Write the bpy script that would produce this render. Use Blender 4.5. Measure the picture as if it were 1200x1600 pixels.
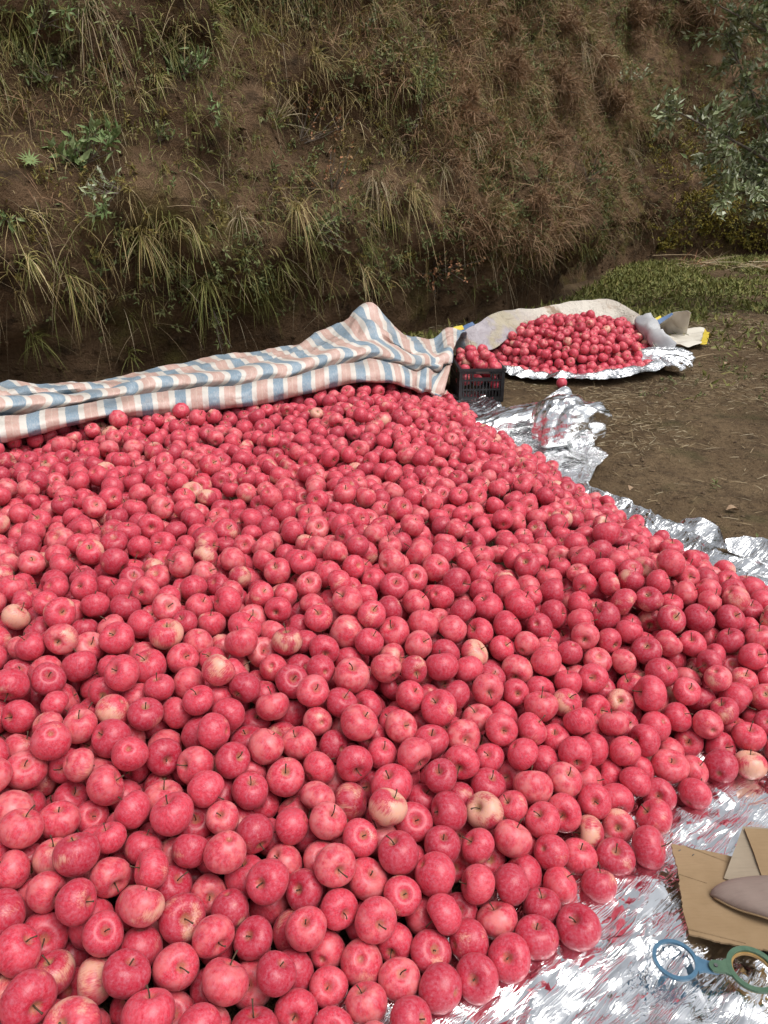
import bpy, math, random
import numpy as np
from mathutils import Vector, Matrix, Quaternion

# ------------------------------------------------------------------ scene, camera, light
for o in list(bpy.data.objects):
    bpy.data.objects.remove(o, do_unlink=True)
scene = bpy.context.scene
COL = scene.collection
PITCH = math.radians(23.0)
CAM_H = 1.30
FPX = 1202.0                       # focal length in photo pixels (1200 x 1600)
cam_data = bpy.data.cameras.new('camera')
cam = bpy.data.objects.new('camera', cam_data)
COL.objects.link(cam)
cam.location = (0, 0, CAM_H)
cam.rotation_euler = (math.pi / 2 - PITCH, 0, 0)
cam_data.sensor_fit = 'VERTICAL'
cam_data.sensor_height = 36.0
cam_data.sensor_width = 27.0
cam_data.lens = 36.0 * FPX / 1600.0
cam_data.clip_start = 0.05
cam_data.clip_end = 800
scene.camera = cam

SUN_EL, SUN_AZ = math.radians(63), math.radians(125)   # azimuth clockwise from +Y
world = bpy.data.worlds.new('World')
scene.world = world
world.use_nodes = True
wn = world.node_tree
wn.nodes.clear()
w_out = wn.nodes.new('ShaderNodeOutputWorld')
w_bg = wn.nodes.new('ShaderNodeBackground')
w_hsv = wn.nodes.new('ShaderNodeHueSaturation')
w_sky = wn.nodes.new('ShaderNodeTexSky')
w_sky.sky_type = 'NISHITA'
w_sky.sun_disc = False
w_sky.sun_elevation = SUN_EL
w_sky.sun_rotation = SUN_AZ
w_sky.air_density = 1.0
w_sky.dust_density = 4.0
w_sky.ozone_density = 1.0
w_hsv.inputs['Saturation'].default_value = 0.22        # overcast: white cloud instead of blue
w_bg.inputs['Strength'].default_value = 0.125
wn.links.new(w_sky.outputs[0], w_hsv.inputs['Color'])
wn.links.new(w_hsv.outputs[0], w_bg.inputs['Color'])
wn.links.new(w_bg.outputs[0], w_out.inputs['Surface'])

sun_data = bpy.data.lights.new('sun', 'SUN')
sun_data.energy = 1.45
sun_data.angle = math.radians(40)
sun_data.color = (1.0, 0.975, 0.94)
sun = bpy.data.objects.new('sun', sun_data)
COL.objects.link(sun)
sd = Vector((math.sin(SUN_AZ) * math.cos(SUN_EL), math.cos(SUN_AZ) * math.cos(SUN_EL), math.sin(SUN_EL)))
sun.rotation_euler = sd.to_track_quat('Z', 'Y').to_euler()
sun.location = (0, -5, 12)

scene.view_settings.view_transform = 'Standard'
scene.view_settings.look = 'None'
scene.view_settings.gamma = 1.0
scene.view_settings.use_curve_mapping = False
scene.view_settings.exposure = 0.38
scene.cycles.max_bounces = 5
scene.cycles.glossy_bounces = 3
scene.cycles.diffuse_bounces = 2

# ------------------------------------------------------------------ helpers
rng = np.random.default_rng(7)
random.seed(7)
SP, CP = math.sin(PITCH), math.cos(PITCH)


def ray(px, py):
    hx = (px - 600.0) / FPX
    v = (py - 800.0) / FPX
    return np.array([hx, CP - v * SP, -SP - v * CP])


def gp(px, py, z=0.0):
    """Point of the horizontal plane at height z seen at that photo position."""
    d = ray(px, py)
    return np.array([0, 0, CAM_H]) + d * ((z - CAM_H) / d[2])


def dp(px, py, depth):
    return np.array([0, 0, CAM_H]) + ray(px, py) * depth


def project(P):
    P = np.asarray(P, float)
    q = P - np.array([0, 0, CAM_H])
    zf = q[..., 1] * CP - q[..., 2] * SP
    up = q[..., 1] * SP + q[..., 2] * CP
    zf = np.where(zf > 0.05, zf, 0.05)
    return 600 + FPX * q[..., 0] / zf, 800 - FPX * up / zf, zf


def _hash(ix, iy, iz, seed):
    h = (ix.astype(np.int64) * 374761393 + iy.astype(np.int64) * 668265263 + iz.astype(np.int64) * 2147483647 + seed * 974634777) & 0xFFFFFFFF
    h = ((h ^ (h >> 13)) * 1274126177) & 0xFFFFFFFF
    h = ((h ^ (h >> 16)) * 2246822519) & 0xFFFFFFFF
    return ((h ^ (h >> 15)) & 0xFFFFFF) / float(0xFFFFFF)


def vnoise(x, y, z=0.0, seed=0):
    x = np.asarray(x, float); y = np.asarray(y, float); z = np.asarray(z, float) + np.zeros_like(x)
    ix, iy, iz = np.floor(x), np.floor(y), np.floor(z)
    fx, fy, fz = x - ix, y - iy, z - iz
    fx, fy, fz = [f * f * f * (f * (f * 6 - 15) + 10) for f in (fx, fy, fz)]
    r = 0
    for dx in (0, 1):
        for dy in (0, 1):
            for dz in (0, 1):
                w = (fx if dx else 1 - fx) * (fy if dy else 1 - fy) * (fz if dz else 1 - fz)
                r = r + w * _hash(ix + dx, iy + dy, iz + dz, seed)
    return r * 2 - 1


def fbm(x, y, z=0.0, oct=4, seed=0, gain=0.5):
    r, a, f = 0, 1.0, 1.0
    for o in range(oct):
        r = r + a * vnoise(np.asarray(x) * f, np.asarray(y) * f, np.asarray(z) * f, seed + o * 17)
        a *= gain; f *= 2.03
    return r


def crumple(x, y, z, waves, seed):
    """Crease network: folded triangle waves in random directions."""
    g = np.random.default_rng(seed)
    out = 0
    for (wl, amp, n, warp) in waves:
        wx = vnoise(x / wl * 0.6 + 3.1, y / wl * 0.6, np.asarray(z) / wl * 0.6, seed + 5) * warp
        for k in range(n):
            d = g.normal(size=3)
            d[2] *= 0.6
            d /= np.linalg.norm(d)
            ph = g.uniform(0, 10)
            m = 0.5 + 0.5 * vnoise(x / wl * 0.35 + k * 5.3, y / wl * 0.35 - k, np.asarray(z) / wl * .35, seed + 31 * k)
            s = (x * d[0] + y * d[1] + z * d[2]) / wl + ph + wx
            tri = np.abs((s % 1.0) - 0.5) * 2
            out = out + amp * m * tri * g.choice([-1, 1])
    return out


def mesh_np(name, verts, faces, smooth=True, attrs=None, mat_idx=None):
    """faces: list of integer arrays (n,3) / (n,4)."""
    me = bpy.data.meshes.new(name)
    verts = np.asarray(verts, np.float32)
    if not isinstance(faces, (list, tuple)):
        faces = [faces]
    faces = [np.asarray(f, np.int32) for f in faces if len(f)]
    loops = np.concatenate([f.ravel() for f in faces])
    sizes = np.concatenate([np.full(len(f), f.shape[1], np.int32) for f in faces])
    starts = np.concatenate([[0], np.cumsum(sizes)[:-1]]).astype(np.int32)
    me.vertices.add(len(verts)); me.vertices.foreach_set('co', verts.ravel())
    me.loops.add(len(loops)); me.loops.foreach_set('vertex_index', loops)
    me.polygons.add(len(sizes)); me.polygons.foreach_set('loop_start', starts)
    try:
        me.polygons.foreach_set('loop_total', sizes)
    except Exception:
        pass
    if mat_idx is not None:
        me.polygons.foreach_set('material_index', np.asarray(mat_idx, np.int32))
    me.update(calc_edges=True)
    me.validate()
    me.polygons.foreach_set('use_smooth', np.full(len(me.polygons), bool(smooth)))
    for k, a in (attrs or {}).items():
        a = np.asarray(a, np.float32)
        if a.ndim == 1:
            at = me.attributes.new(k, 'FLOAT', 'POINT'); at.data.foreach_set('value', a)
        else:
            at = me.attributes.new(k, 'FLOAT_VECTOR', 'POINT'); at.data.foreach_set('vector', a.ravel())
    return me


def link(name, me, mats, parent=None, **props):
    o = bpy.data.objects.new(name, me)
    COL.objects.link(o)
    if me is not None and mats is not None:
        for m in (mats if isinstance(mats, (list, tuple)) else [mats]):
            if len(me.materials) < 8 and m.name not in [q.name for q in me.materials if q]:
                me.materials.append(m)
    if parent is not None:
        o.parent = parent
    for k, v in props.items():
        o[k] = v
    return o


def thing(name, label, category, loc=(0, 0, 0), group=None, rz=0.0):
    o = bpy.data.objects.new(name, None)
    o.empty_display_size = 0.05
    COL.objects.link(o)
    o.location = loc
    o.rotation_euler = (0, 0, rz)
    o['label'] = label; o['category'] = category
    if group:
        o['group'] = group
    return o


def grid_faces(nu, nv, closed_u=False):
    i = np.arange(nu if closed_u else nu - 1)
    j = np.arange(nv - 1)
    I, J = np.meshgrid(i, j, indexing='ij')
    I2 = (I + 1) % nu
    return np.stack([I * nv + J, I2 * nv + J, I2 * nv + J + 1, I * nv + J + 1], -1).reshape(-1, 4)


class MB:
    """small collector of boxes, tubes and plates"""
    def __init__(s):
        s.v = []; s.f3 = []; s.f4 = []; s.n = 0

    def add(s, v, f4=None, f3=None):
        v = np.asarray(v, float)
        if f4 is not None and len(f4): s.f4.append(np.asarray(f4) + s.n)
        if f3 is not None and len(f3): s.f3.append(np.asarray(f3) + s.n)
        s.v.append(v); s.n += len(v)

    def box(s, c, size, rot=None, bevel=0.0):
        sx, sy, sz = [q / 2 for q in size]
        v = np.array([[a * sx, b * sy, e * sz] for a in (-1, 1) for b in (-1, 1) for e in (-1, 1)])
        if rot is not None:
            v = v @ np.array(rot).T
        f = [[0, 1, 3, 2], [4, 6, 7, 5], [0, 4, 5, 1], [2, 3, 7, 6], [0, 2, 6, 4], [1, 5, 7, 3]]
        s.add(v + np.array(c), f)

    def tube(s, pts, rad, n=8, cap=True):
        pts = np.asarray(pts, float); m = len(pts)
        rad = np.full(m, rad) if np.isscalar(rad) else np.asarray(rad, float)
        t = np.gradient(pts, axis=0); t /= np.linalg.norm(t, axis=1)[:, None] + 1e-9
        ref = np.array([0.31, 0.17, 0.93]) if abs(t[:, 2]).mean() < 0.8 else np.array([1.0, 0.1, 0])
        a = np.cross(t, ref); a /= np.linalg.norm(a, axis=1)[:, None] + 1e-9
        b = np.cross(t, a)
        th = np.linspace(0, 2 * np.pi, n, endpoint=False)
        v = pts[:, None, :] + rad[:, None, None] * (a[:, None, :] * np.cos(th)[None, :, None] + b[:, None, :] * np.sin(th)[None, :, None])
        f = []
        for i in range(m - 1):
            for j in range(n):
                f.append([i * n + j, i * n + (j + 1) % n, (i + 1) * n + (j + 1) % n, (i + 1) * n + j])
        v = v.reshape(-1, 3)
        f3 = []
        if cap:
            v = np.vstack([v, pts[0], pts[-1]])
            for j in range(n):
                f3.append([m * n, (j + 1) % n, j])
                f3.append([m * n + 1, (m - 1) * n + j, (m - 1) * n + (j + 1) % n])
        s.add(v, f, f3)

    def prism(s, outline, z0, z1, hole=None):
        """vertical prism over an outline (n,2); z0/z1 may be arrays; optional hole outline with the same count"""
        o = np.asarray(outline, float); n = len(o)
        z0 = np.zeros(n) + z0; z1 = np.zeros(n) + z1
        lo = np.c_[o, z0]; hi = np.c_[o, z1]
        k = np.arange(n); k2 = (k + 1) % n
        if hole is None:
            c = o.mean(0)
            v = np.vstack([lo, hi, [[c[0], c[1], z0.mean()]], [[c[0], c[1], z1.mean()]]])
            f4 = np.stack([k, k2, k2 + n, k + n], 1)
            f3 = np.vstack([np.stack([np.full(n, 2 * n), k2, k], 1), np.stack([np.full(n, 2 * n + 1), k + n, k2 + n], 1)])
            s.add(v, f4, f3)
        else:
            h = np.asarray(hole, float)
            v = np.vstack([lo, hi, np.c_[h, z0], np.c_[h, z1]])
            f4 = np.vstack([np.stack([k, k2, k2 + n, k + n], 1),
                            np.stack([k2 + 2 * n, k + 2 * n, k + 3 * n, k2 + 3 * n], 1),
                            np.stack([k + n, k2 + n, k2 + 3 * n, k + 3 * n], 1),
                            np.stack([k2, k, k + 2 * n, k2 + 2 * n], 1)])
            s.add(v, f4)

    def build(s, name, mat, parent=None, smooth=False, **props):
        fs = []
        if s.f4: fs.append(np.vstack(s.f4))
        if s.f3: fs.append(np.vstack(s.f3))
        return link(name, mesh_np(name, np.vstack(s.v), fs, smooth), mat, parent, **props)


def spline(P, n):
    """Catmull-Rom through the points, n samples"""
    P = np.asarray(P, float)
    Q = np.vstack([2 * P[0] - P[1], P, 2 * P[-1] - P[-2]])
    t = np.linspace(0, len(P) - 1 - 1e-9, n)
    i = t.astype(int); f = (t - i)[:, None]
    a, b, c, d = Q[i], Q[i + 1], Q[i + 2], Q[i + 3]
    return 0.5 * (2 * b + (c - a) * f + (2 * a - 5 * b + 4 * c - d) * f ** 2 + (3 * b - a - 3 * c + d) * f ** 3)


def resample(P, step):
    P = np.asarray(P, float)
    L = np.r_[0, np.cumsum(np.linalg.norm(np.diff(P, axis=0), axis=1))]
    n = max(2, int(L[-1] / step))
    s = np.linspace(0, L[-1], n)
    return np.stack([np.interp(s, L, P[:, k]) for k in range(P.shape[1])], 1), s


# ------------------------------------------------------------------ materials
class NT:
    def __init__(s, name):
        s.m = bpy.data.materials.new(name); s.m.use_nodes = True
        s.t = s.m.node_tree; s.t.nodes.clear()
        s.out = s.n('ShaderNodeOutputMaterial'); s.b = s.n('ShaderNodeBsdfPrincipled')
        s.l(s.b.outputs[0], s.out.inputs['Surface'])

    def n(s, t, **kw):
        x = s.t.nodes.new(t)
        for k, v in kw.items(): setattr(x, k, v)
        return x

    def l(s, a, b): s.t.links.new(a, b)

    def val(s, sock, v):
        if hasattr(v, 'is_linked') or isinstance(v, bpy.types.NodeSocket): s.l(v, sock)
        else: sock.default_value = v

    def noise(s, vec=None, scale=5, detail=4, rough=.55, w=None, dist=0.0):
        x = s.n('ShaderNodeTexNoise'); x.noise_dimensions = '4D' if w is not None else '3D'
        if vec is not None: s.l(vec, x.inputs['Vector'])
        x.inputs['Scale'].default_value = scale; x.inputs['Detail'].default_value = detail
        x.inputs['Roughness'].default_value = rough; x.inputs['Distortion'].default_value = dist
        if w is not None: s.val(x.inputs['W'], w)
        return x.outputs['Fac']

    def voro(s, vec, scale, feature='F1'):
        x = s.n('ShaderNodeTexVoronoi'); x.feature = feature
        if vec is not None: s.l(vec, x.inputs['Vector'])
        x.inputs['Scale'].default_value = scale
        return x.outputs['Distance']

    def math(s, op, a, b=0.0, clamp=False):
        x = s.n('ShaderNodeMath', operation=op); x.use_clamp = clamp
        s.val(x.inputs[0], a); s.val(x.inputs[1], b)
        return x.outputs[0]

    def mapr(s, v, a, b, c=0.0, d=1.0, smooth=True):
        x = s.n('ShaderNodeMapRange'); x.interpolation_type = 'SMOOTHSTEP' if smooth else 'LINEAR'
        s.val(x.inputs['Value'], v)
        for k, q in zip(('From Min', 'From Max', 'To Min', 'To Max'), (a, b, c, d)): s.val(x.inputs[k], q)
        return x.outputs[0]

    def mix(s, f, a, b, blend='MIX'):
        x = s.n('ShaderNodeMix', data_type='RGBA', blend_type=blend)
        s.val(x.inputs[0], f)
        for i, c in ((6, a), (7, b)):
            if isinstance(c, (tuple, list)): x.inputs[i].default_value = (*c[:3], 1)
            else: s.l(c, x.inputs[i])
        return x.outputs[2]

    def ramp(s, f, stops, interp='LINEAR'):
        x = s.n('ShaderNodeValToRGB'); x.color_ramp.interpolation = interp
        e = x.color_ramp.elements
        e[0].position, e[0].color = stops[0][0], (*stops[0][1], 1)
        e[1].position, e[1].color = stops[-1][0], (*stops[-1][1], 1)
        for p, c in stops[1:-1]:
            q = e.new(p); q.color = (*c, 1)
        s.l(f, x.inputs[0])
        return x.outputs[0]

    def attr(s, name, typ='GEOMETRY', out='Fac'):
        x = s.n('ShaderNodeAttribute', attribute_name=name, attribute_type=typ)
        return x.outputs[out]

    def pos(s): return s.n('ShaderNodeNewGeometry').outputs['Position']
    def island(s): return s.n('ShaderNodeNewGeometry').outputs['Random Per Island']
    def objco(s): return s.n('ShaderNodeTexCoord').outputs['Object']

    def scalev(s, v, sc):
        x = s.n('ShaderNodeMapping'); s.l(v, x.inputs['Vector']); x.inputs['Scale'].default_value = sc
        return x.outputs[0]

    def bump(s, h, strength=.3, dist=.01):
        x = s.n('ShaderNodeBump'); x.inputs['Strength'].default_value = strength; x.inputs['Distance'].default_value = dist
        s.l(h, x.inputs['Height']); s.l(x.outputs[0], s.b.inputs['Normal'])
        return x

    def facets(s, vec, layers, mask=None):
        """crumpled film: every cell of a stretched, warped cell pattern tilts its own way"""
        geo = s.n('ShaderNodeNewGeometry')
        acc = geo.outputs['Normal']
        for (scale, rot, k, warp) in layers:
            nz = s.n('ShaderNodeTexNoise'); s.l(vec, nz.inputs['Vector']); nz.inputs['Scale'].default_value = scale[0] * .35; nz.inputs['Detail'].default_value = 2
            sc = s.n('ShaderNodeVectorMath', operation='MULTIPLY_ADD'); s.l(nz.outputs['Color'], sc.inputs[0]); sc.inputs[1].default_value = (warp,) * 3; s.l(vec, sc.inputs[2])
            m0 = s.n('ShaderNodeMapping'); s.l(sc.outputs[0], m0.inputs['Vector']); m0.inputs['Rotation'].default_value = (0, 0, rot)
            mp = s.n('ShaderNodeMapping'); s.l(m0.outputs[0], mp.inputs['Vector']); mp.inputs['Scale'].default_value = scale
            v = s.n('ShaderNodeTexVoronoi'); s.l(mp.outputs[0], v.inputs['Vector']); v.inputs['Scale'].default_value = 1.0
            ma = s.n('ShaderNodeVectorMath', operation='SUBTRACT'); s.l(v.outputs['Color'], ma.inputs[0]); ma.inputs[1].default_value = (.5, .5, .5)
            ml = s.n('ShaderNodeVectorMath', operation='SCALE'); s.l(ma.outputs[0], ml.inputs[0]); s.val(ml.inputs['Scale'], s.math('MULTIPLY', mask, k) if mask is not None else k)
            ad = s.n('ShaderNodeVectorMath', operation='ADD'); s.l(acc, ad.inputs[0]); s.l(ml.outputs[0], ad.inputs[1]); acc = ad.outputs[0]
        nm = s.n('ShaderNodeVectorMath', operation='NORMALIZE'); s.l(acc, nm.inputs[0])
        return nm.outputs[0]

    def base(s, c): 
        if isinstance(c, (tuple, list)): s.b.inputs['Base Color'].default_value = (*c[:3], 1)
        else: s.l(c, s.b.inputs['Base Color'])

    def set(s, **kw):
        for k, v in kw.items():
            s.val(s.b.inputs[k.replace('_', ' ')], v)
        return s


def mat_apple():
    t = NT('apple_skin')
    lp = t.attr('lp', out='Vector')
    seed = t.math('ADD', t.attr('aseed'), t.attr('seed', 'OBJECT'))
    pale = t.math('ADD', t.attr('apale'), t.attr('pale', 'OBJECT'))
    W = t.math('MULTIPLY', seed, 97.0)
    hue = t.math('FRACT', t.math('MULTIPLY', seed, 13.7))
    streak = t.noise(t.scalev(lp, (9, 9, 1.1)), 1.6, 3, .6, W)
    blot = t.noise(lp, 1.7, 2, .6, W)
    c = t.mix(t.mapr(streak, .36, .70), (.49, .019, .044), (.68, .052, .088))
    c = t.mix(t.mapr(blot, .38, .7, 0, .6), c, (.70, .092, .125))
    c = t.mix(t.mapr(hue, 0.55, 1, 0, .7, False), c, (.36, .012, .034))
    c = t.mix(t.math('MULTIPLY', t.mapr(hue, 0.45, 0, 0, 1, False), t.mapr(blot, .40, .66, .05, .65)), c, (.76, .27, .24))
    # unripe pale cheek
    big = t.noise(lp, .75, 2, .5, t.math('ADD', W, 31.0))
    thr = t.math('SUBTRACT', .74, t.math('MULTIPLY', pale, .30))
    pm = t.mapr(t.math('ADD', big, t.math('MULTIPLY', t.math('SUBTRACT', streak, .5), .28)), thr, t.math('ADD', thr, .16), 0, .80)
    c = t.mix(pm, c, (.74, .45, .30))
    # stem hollow: yellow green
    sx = t.n('ShaderNodeSeparateXYZ'); t.l(lp, sx.inputs[0])
    rho = t.math('SQRT', t.math('ADD', t.math('POWER', sx.outputs[0], 2.0), t.math('POWER', sx.outputs[1], 2.0)))
    top = t.mapr(sx.outputs[2], .2, .45)
    cav = t.math('MULTIPLY', t.mapr(t.math('ADD', rho, t.math('MULTIPLY', t.math('SUBTRACT', streak, .5), .35)), .12, .30, 1, 0), top)
    c = t.mix(t.math('MULTIPLY', cav, t.math('ADD', .25, t.math('MULTIPLY', pale, .6)), True), c, (.40, .25, .09))
    bot = t.math('MULTIPLY', t.mapr(rho, .06, .22, 1, 0), t.mapr(sx.outputs[2], -.3, -.5))
    c = t.mix(t.math('MULTIPLY', bot, .6), c, (.30, .17, .07))
    # lenticels and waxy bloom
    dots = t.mapr(t.voro(lp, 21), .06, .14, .6, 0)
    c = t.mix(dots, c, (.72, .33, .26))
    bloom = t.noise(lp, 6.5, 3, .7)
    c = t.mix(t.mapr(bloom, .38, .76, 0, .32), c, (.60, .29, .36))
    t.base(c)
    t.set(Roughness=t.mapr(bloom, .3, .7, .26, .46), Specular_IOR_Level=.36, Sheen_Weight=.05, Sheen_Roughness=.5, Coat_Weight=.06, Coat_Roughness=.22)
    t.b.inputs['Subsurface Weight'].default_value = 0.0
    return t.m


def mat_stem():
    t = NT('apple_stem')
    t.base(t.mix(t.noise(t.objco(), 60, 3), (.035, .02, .012), (.12, .07, .035))); t.set(Roughness=.8)
    return t.m


def mat_foil(name='foil'):
    t = NT(name)
    p = t.pos()
    n1 = t.noise(p, 3, 4, .6)
    t.base(t.mix(n1, (.76, .77, .78), (.90, .90, .90)))
    t.set(Metallic=1.0, Roughness=t.mapr(t.noise(p, 9, 3), .3, .7, .04, .11))
    mask = t.mapr(t.noise(p, 5, 2), .35, .62, .35, 1.0)
    nrm = t.facets(p, [((3, 17, 9), -.75, .34, .05), ((6, 52, 20), -.6, .26, .015), ((7, 34, 20), -1.35, .18, .03)], mask)
    m0 = t.n('ShaderNodeMapping'); t.l(p, m0.inputs['Vector']); m0.inputs['Rotation'].default_value = (0, 0, -.7)
    fine = t.noise(t.scalev(m0.outputs[0], (8, 64, 34)), 1.0, 4, .55, dist=1.0)
    rid = t.math('ABSOLUTE', t.math('SUBTRACT', fine, .5))
    bn = t.bump(t.mapr(rid, 0, .08, 1, 0), .30, .005)
    t.l(nrm, bn.inputs['Normal'])
    return t.m


def mat_dirt():
    t = NT('dirt')
    p = t.pos()
    a = t.noise(p, .9, 5, .6); b = t.noise(p, 7, 6, .65); d = t.noise(p, 60, 4, .7)
    c = t.mix(t.mapr(a, .35, .68), (.105, .066, .036), (.205, .140, .078))
    c = t.mix(t.mapr(b, .46, .70, 0, .8), c, (.085, .055, .032))
    c = t.mix(t.mapr(d, .52, .78, 0, .55), c, (.32, .24, .145))
    e = t.noise(p, 22, 5, .75)
    c = t.mix(t.mapr(e, .50, .66, 0, .75), c, (.055, .035, .020))
    c = t.mix(t.mapr(t.noise(p, 130, 3, .6), .58, .72, 0, .5), c, (.33, .24, .14))
    green = t.mapr(t.noise(p, 1.6, 4, .6), .54, .70, 0, .5)
    c = t.mix(green, c, (.085, .085, .035))
    t.base(c); t.set(Roughness=.95, Specular_IOR_Level=.15)
    t.bump(t.math('ADD', t.math('MULTIPLY', b, .7), t.math('ADD', t.math('MULTIPLY', d, .3), t.math('MULTIPLY', e, .5))), 1.0, .07)
    return t.m


def mat_bank():
    t = NT('bank_soil')
    p = t.pos()
    a = t.noise(p, .7, 5, .6); b = t.noise(t.scalev(p, (1, 1, 1.7)), 4.5, 6, .65); d = t.noise(p, 38, 4, .7)
    c = t.mix(t.mapr(a, .36, .66), (.098, .058, .031), (.235, .148, .086))
    c = t.mix(t.mapr(b, .45, .7), c, (.060, .040, .025))
    c = t.mix(t.mapr(d, .52, .8, 0, .5), c, (.27, .19, .12))
    moss = t.mapr(t.noise(p, 1.1, 5, .65), .52, .68, 0, .7)
    c = t.mix(moss, c, t.mix(d, (.085, .080, .026), (.200, .165, .048)))
    t.base(c); t.set(Roughness=1.0, Specular_IOR_Level=.1)
    t.bump(t.math('ADD', t.math('MULTIPLY', b, .8), t.math('MULTIPLY', d, .5)), 1.0, .14)
    return t.m


def mat_veg(name, stops, rough=.6, trans=.0):
    t = NT(name)
    c = t.ramp(t.island(), stops)
    c = t.mix(t.mapr(t.noise(t.pos(), 1.3, 3), .45, .66, 0, .3), c, tuple(x * .55 for x in stops[0][1]))
    t.base(c); t.set(Roughness=rough, Specular_IOR_Level=.25)
    return t.m


def mat_simple(name, c0, c1, scale=20, rough=.6, bump=.2, bd=.004, metallic=0.0):
    t = NT(name)
    n = t.noise(t.objco(), scale, 5, .6)
    t.base(t.mix(t.mapr(n, .3, .7), c0, c1)); t.set(Roughness=rough, Metallic=metallic)
    if bump: t.bump(n, bump, bd)
    return t.m


def mat_stripes():
    t = NT('striped_woven_sheet')
    uv = t.attr('suv', out='Vector')
    sx = t.n('ShaderNodeSeparateXYZ'); t.l(uv, sx.inputs[0])
    wob = t.math('MULTIPLY', t.math('SUBTRACT', t.noise(uv, 60, 2), .5), .006)
    f = t.math('FRACT', t.math('DIVIDE', t.math('ADD', sx.outputs[0], wob), .178))
    blue, white, pink = (.185, .265, .335), (.62, .57, .51), (.52, .32, .265)
    c = t.ramp(f, [(0, blue), (.325, white), (.355, (.62, .58, .52)), (.375, white), (.475, pink), (.63, (.57, .40, .33)), (.66, pink), (.82, white), (.99, white)], 'CONSTANT')
    weave = t.noise(t.scalev(uv, (260, 60, 1)), 1.0, 2)
    c = t.mix(t.mapr(weave, .35, .7, 0, .28), c, (.62, .59, .54))
    dirt = t.noise(uv, 5, 5, .65)
    c = t.mix(t.mapr(dirt, .50, .78, 0, .45), c, (.42, .33, .25))
    t.base(c); t.set(Roughness=.42, Specular_IOR_Level=.5)
    w = t.noise(uv, 16, 5, .6, dist=.8)
    bn = t.bump(t.math('ADD', w, t.math('MULTIPLY', weave, .05)), .5, .012)
    fn_ = t.facets(uv, [((5, 11, 9), .5, .32, .06), ((17, 12, 20), -.4, .22, .04)])
    t.l(fn_, bn.inputs['Normal'])
    return t.m


def mat_oldsheet():
    t = NT('old_white_sheet')
    p = t.objco()
    c = t.mix(t.mapr(t.noise(p, 2.2, 4), .35, .7), (.62, .57, .49), (.50, .44, .37))
    c = t.mix(t.mapr(t.noise(p, 3.1, 5, .65), .53, .62, 0, .8), c, (.25, .15, .08))
    c = t.mix(t.mapr(t.noise(t.scalev(p, (1, 1, 1)), 1.4, 2), .6, .7, 0, .5), c, (.43, .42, .46))
    sp_ = t.n('ShaderNodeSeparateXYZ'); t.l(p, sp_.inputs[0])
    c = t.mix(t.mapr(t.math('ADD', sp_.outputs[0], t.math('MULTIPLY', t.noise(p, 2.5, 3), .5)), 1.25, 1.5, .75, 0), c, t.mix(t.mapr(t.noise(p, 5, 3), .45, .6), (.33, .30, .35), (.36, .31, .20)))
    t.base(c); t.set(Roughness=.6)
    t.bump(t.noise(p, 9, 5, .65, dist=1.2), .8, .05)
    return t.m


M = {}
M['apple'] = mat_apple(); M['stem'] = mat_stem(); M['foil'] = mat_foil()
M['dirt'] = mat_dirt(); M['bank'] = mat_bank(); M['stripes'] = mat_stripes(); M['oldsheet'] = mat_oldsheet()
M['grass_dry'] = mat_veg('dry_grass', [(0, (.44, .33, .15)), (.35, (.32, .235, .10)), (.6, (.26, .21, .06)), (1, (.52, .43, .23))])
M['grass_green'] = mat_veg('green_grass', [(0, (.150, .165, .042)), (.4, (.225, .220, .062)), (.7, (.115, .135, .036)), (1, (.31, .26, .09))])
M['leaf'] = mat_veg('weed_leaf', [(0, (.100, .130, .045)), (.5, (.160, .180, .068)), (1, (.225, .225, .095))])
M['leaf_bright'] = mat_veg('bright_leaf', [(0, (.14, .21, .075)), (.5, (.20, .27, .10)), (1, (.27, .32, .16))])
M['leaf_olive'] = mat_veg('olive_leaf', [(0, (.150, .120, .034)), (.5, (.220, .165, .042)), (1, (.170, .155, .048))])
M['leaf_silver'] = mat_veg('silver_leaf', [(0, (.17, .22, .09)), (.35, (.27, .31, .15)), (.7, (.38, .41, .25)), (1, (.58, .60, .46))], .45)
M['leaf_moss'] = mat_veg('yellow_moss', [(0, (.19, .155, .026)), (.5, (.27, .21, .03)), (1, (.13, .13, .034))])
M['feather'] = mat_veg('brown_feathery', [(0, (.27, .165, .095)), (.5, (.34, .205, .115)), (1, (.21, .15, .068))])
M['rust'] = mat_veg('rusty_leaf', [(0, (.36, .16, .08)), (.5, (.27, .14, .07)), (1, (.38, .25, .12))])
M['bark'] = mat_simple('bark', (.10, .075, .055), (.20, .165, .13), 40, .9, .5)
M['straw'] = mat_veg('straw', [(0, (.34, .26, .15)), (.5, (.24, .17, .09)), (1, (.42, .35, .23))])
M['clod'] = mat_simple('soil_clod', (.075, .048, .028), (.17, .115, .065), 30, 1.0, .6)
M['dead_leaf'] = mat_simple('dead_leaf', (.24, .15, .085), (.38, .27, .17), 30, .8, .3)
M['crate'] = mat_simple('black_plastic', (.012, .012, .014), (.024, .024, .026), 30, .45, .1)
M['crate_tag'] = mat_simple('dusty_grip', (.10, .055, .045), (.14, .08, .07), 30, .6, .1)


def mat_card(name, a, b):
    t = NT(name)
    p = t.objco()
    n = t.noise(p, 9, 5, .6); fl = t.noise(t.scalev(p, (1, 9, 1)), 30, 3)
    c = t.mix(t.mapr(n, .3, .7), a, b)
    c = t.mix(t.mapr(fl, .45, .75, 0, .25), c, tuple(x * .75 for x in a))
    t.base(c); t.set(Roughness=.85, Specular_IOR_Level=.2)
    t.bump(t.math('ADD', n, t.math('MULTIPLY', fl, .3)), .3, .004)
    return t.m


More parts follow.
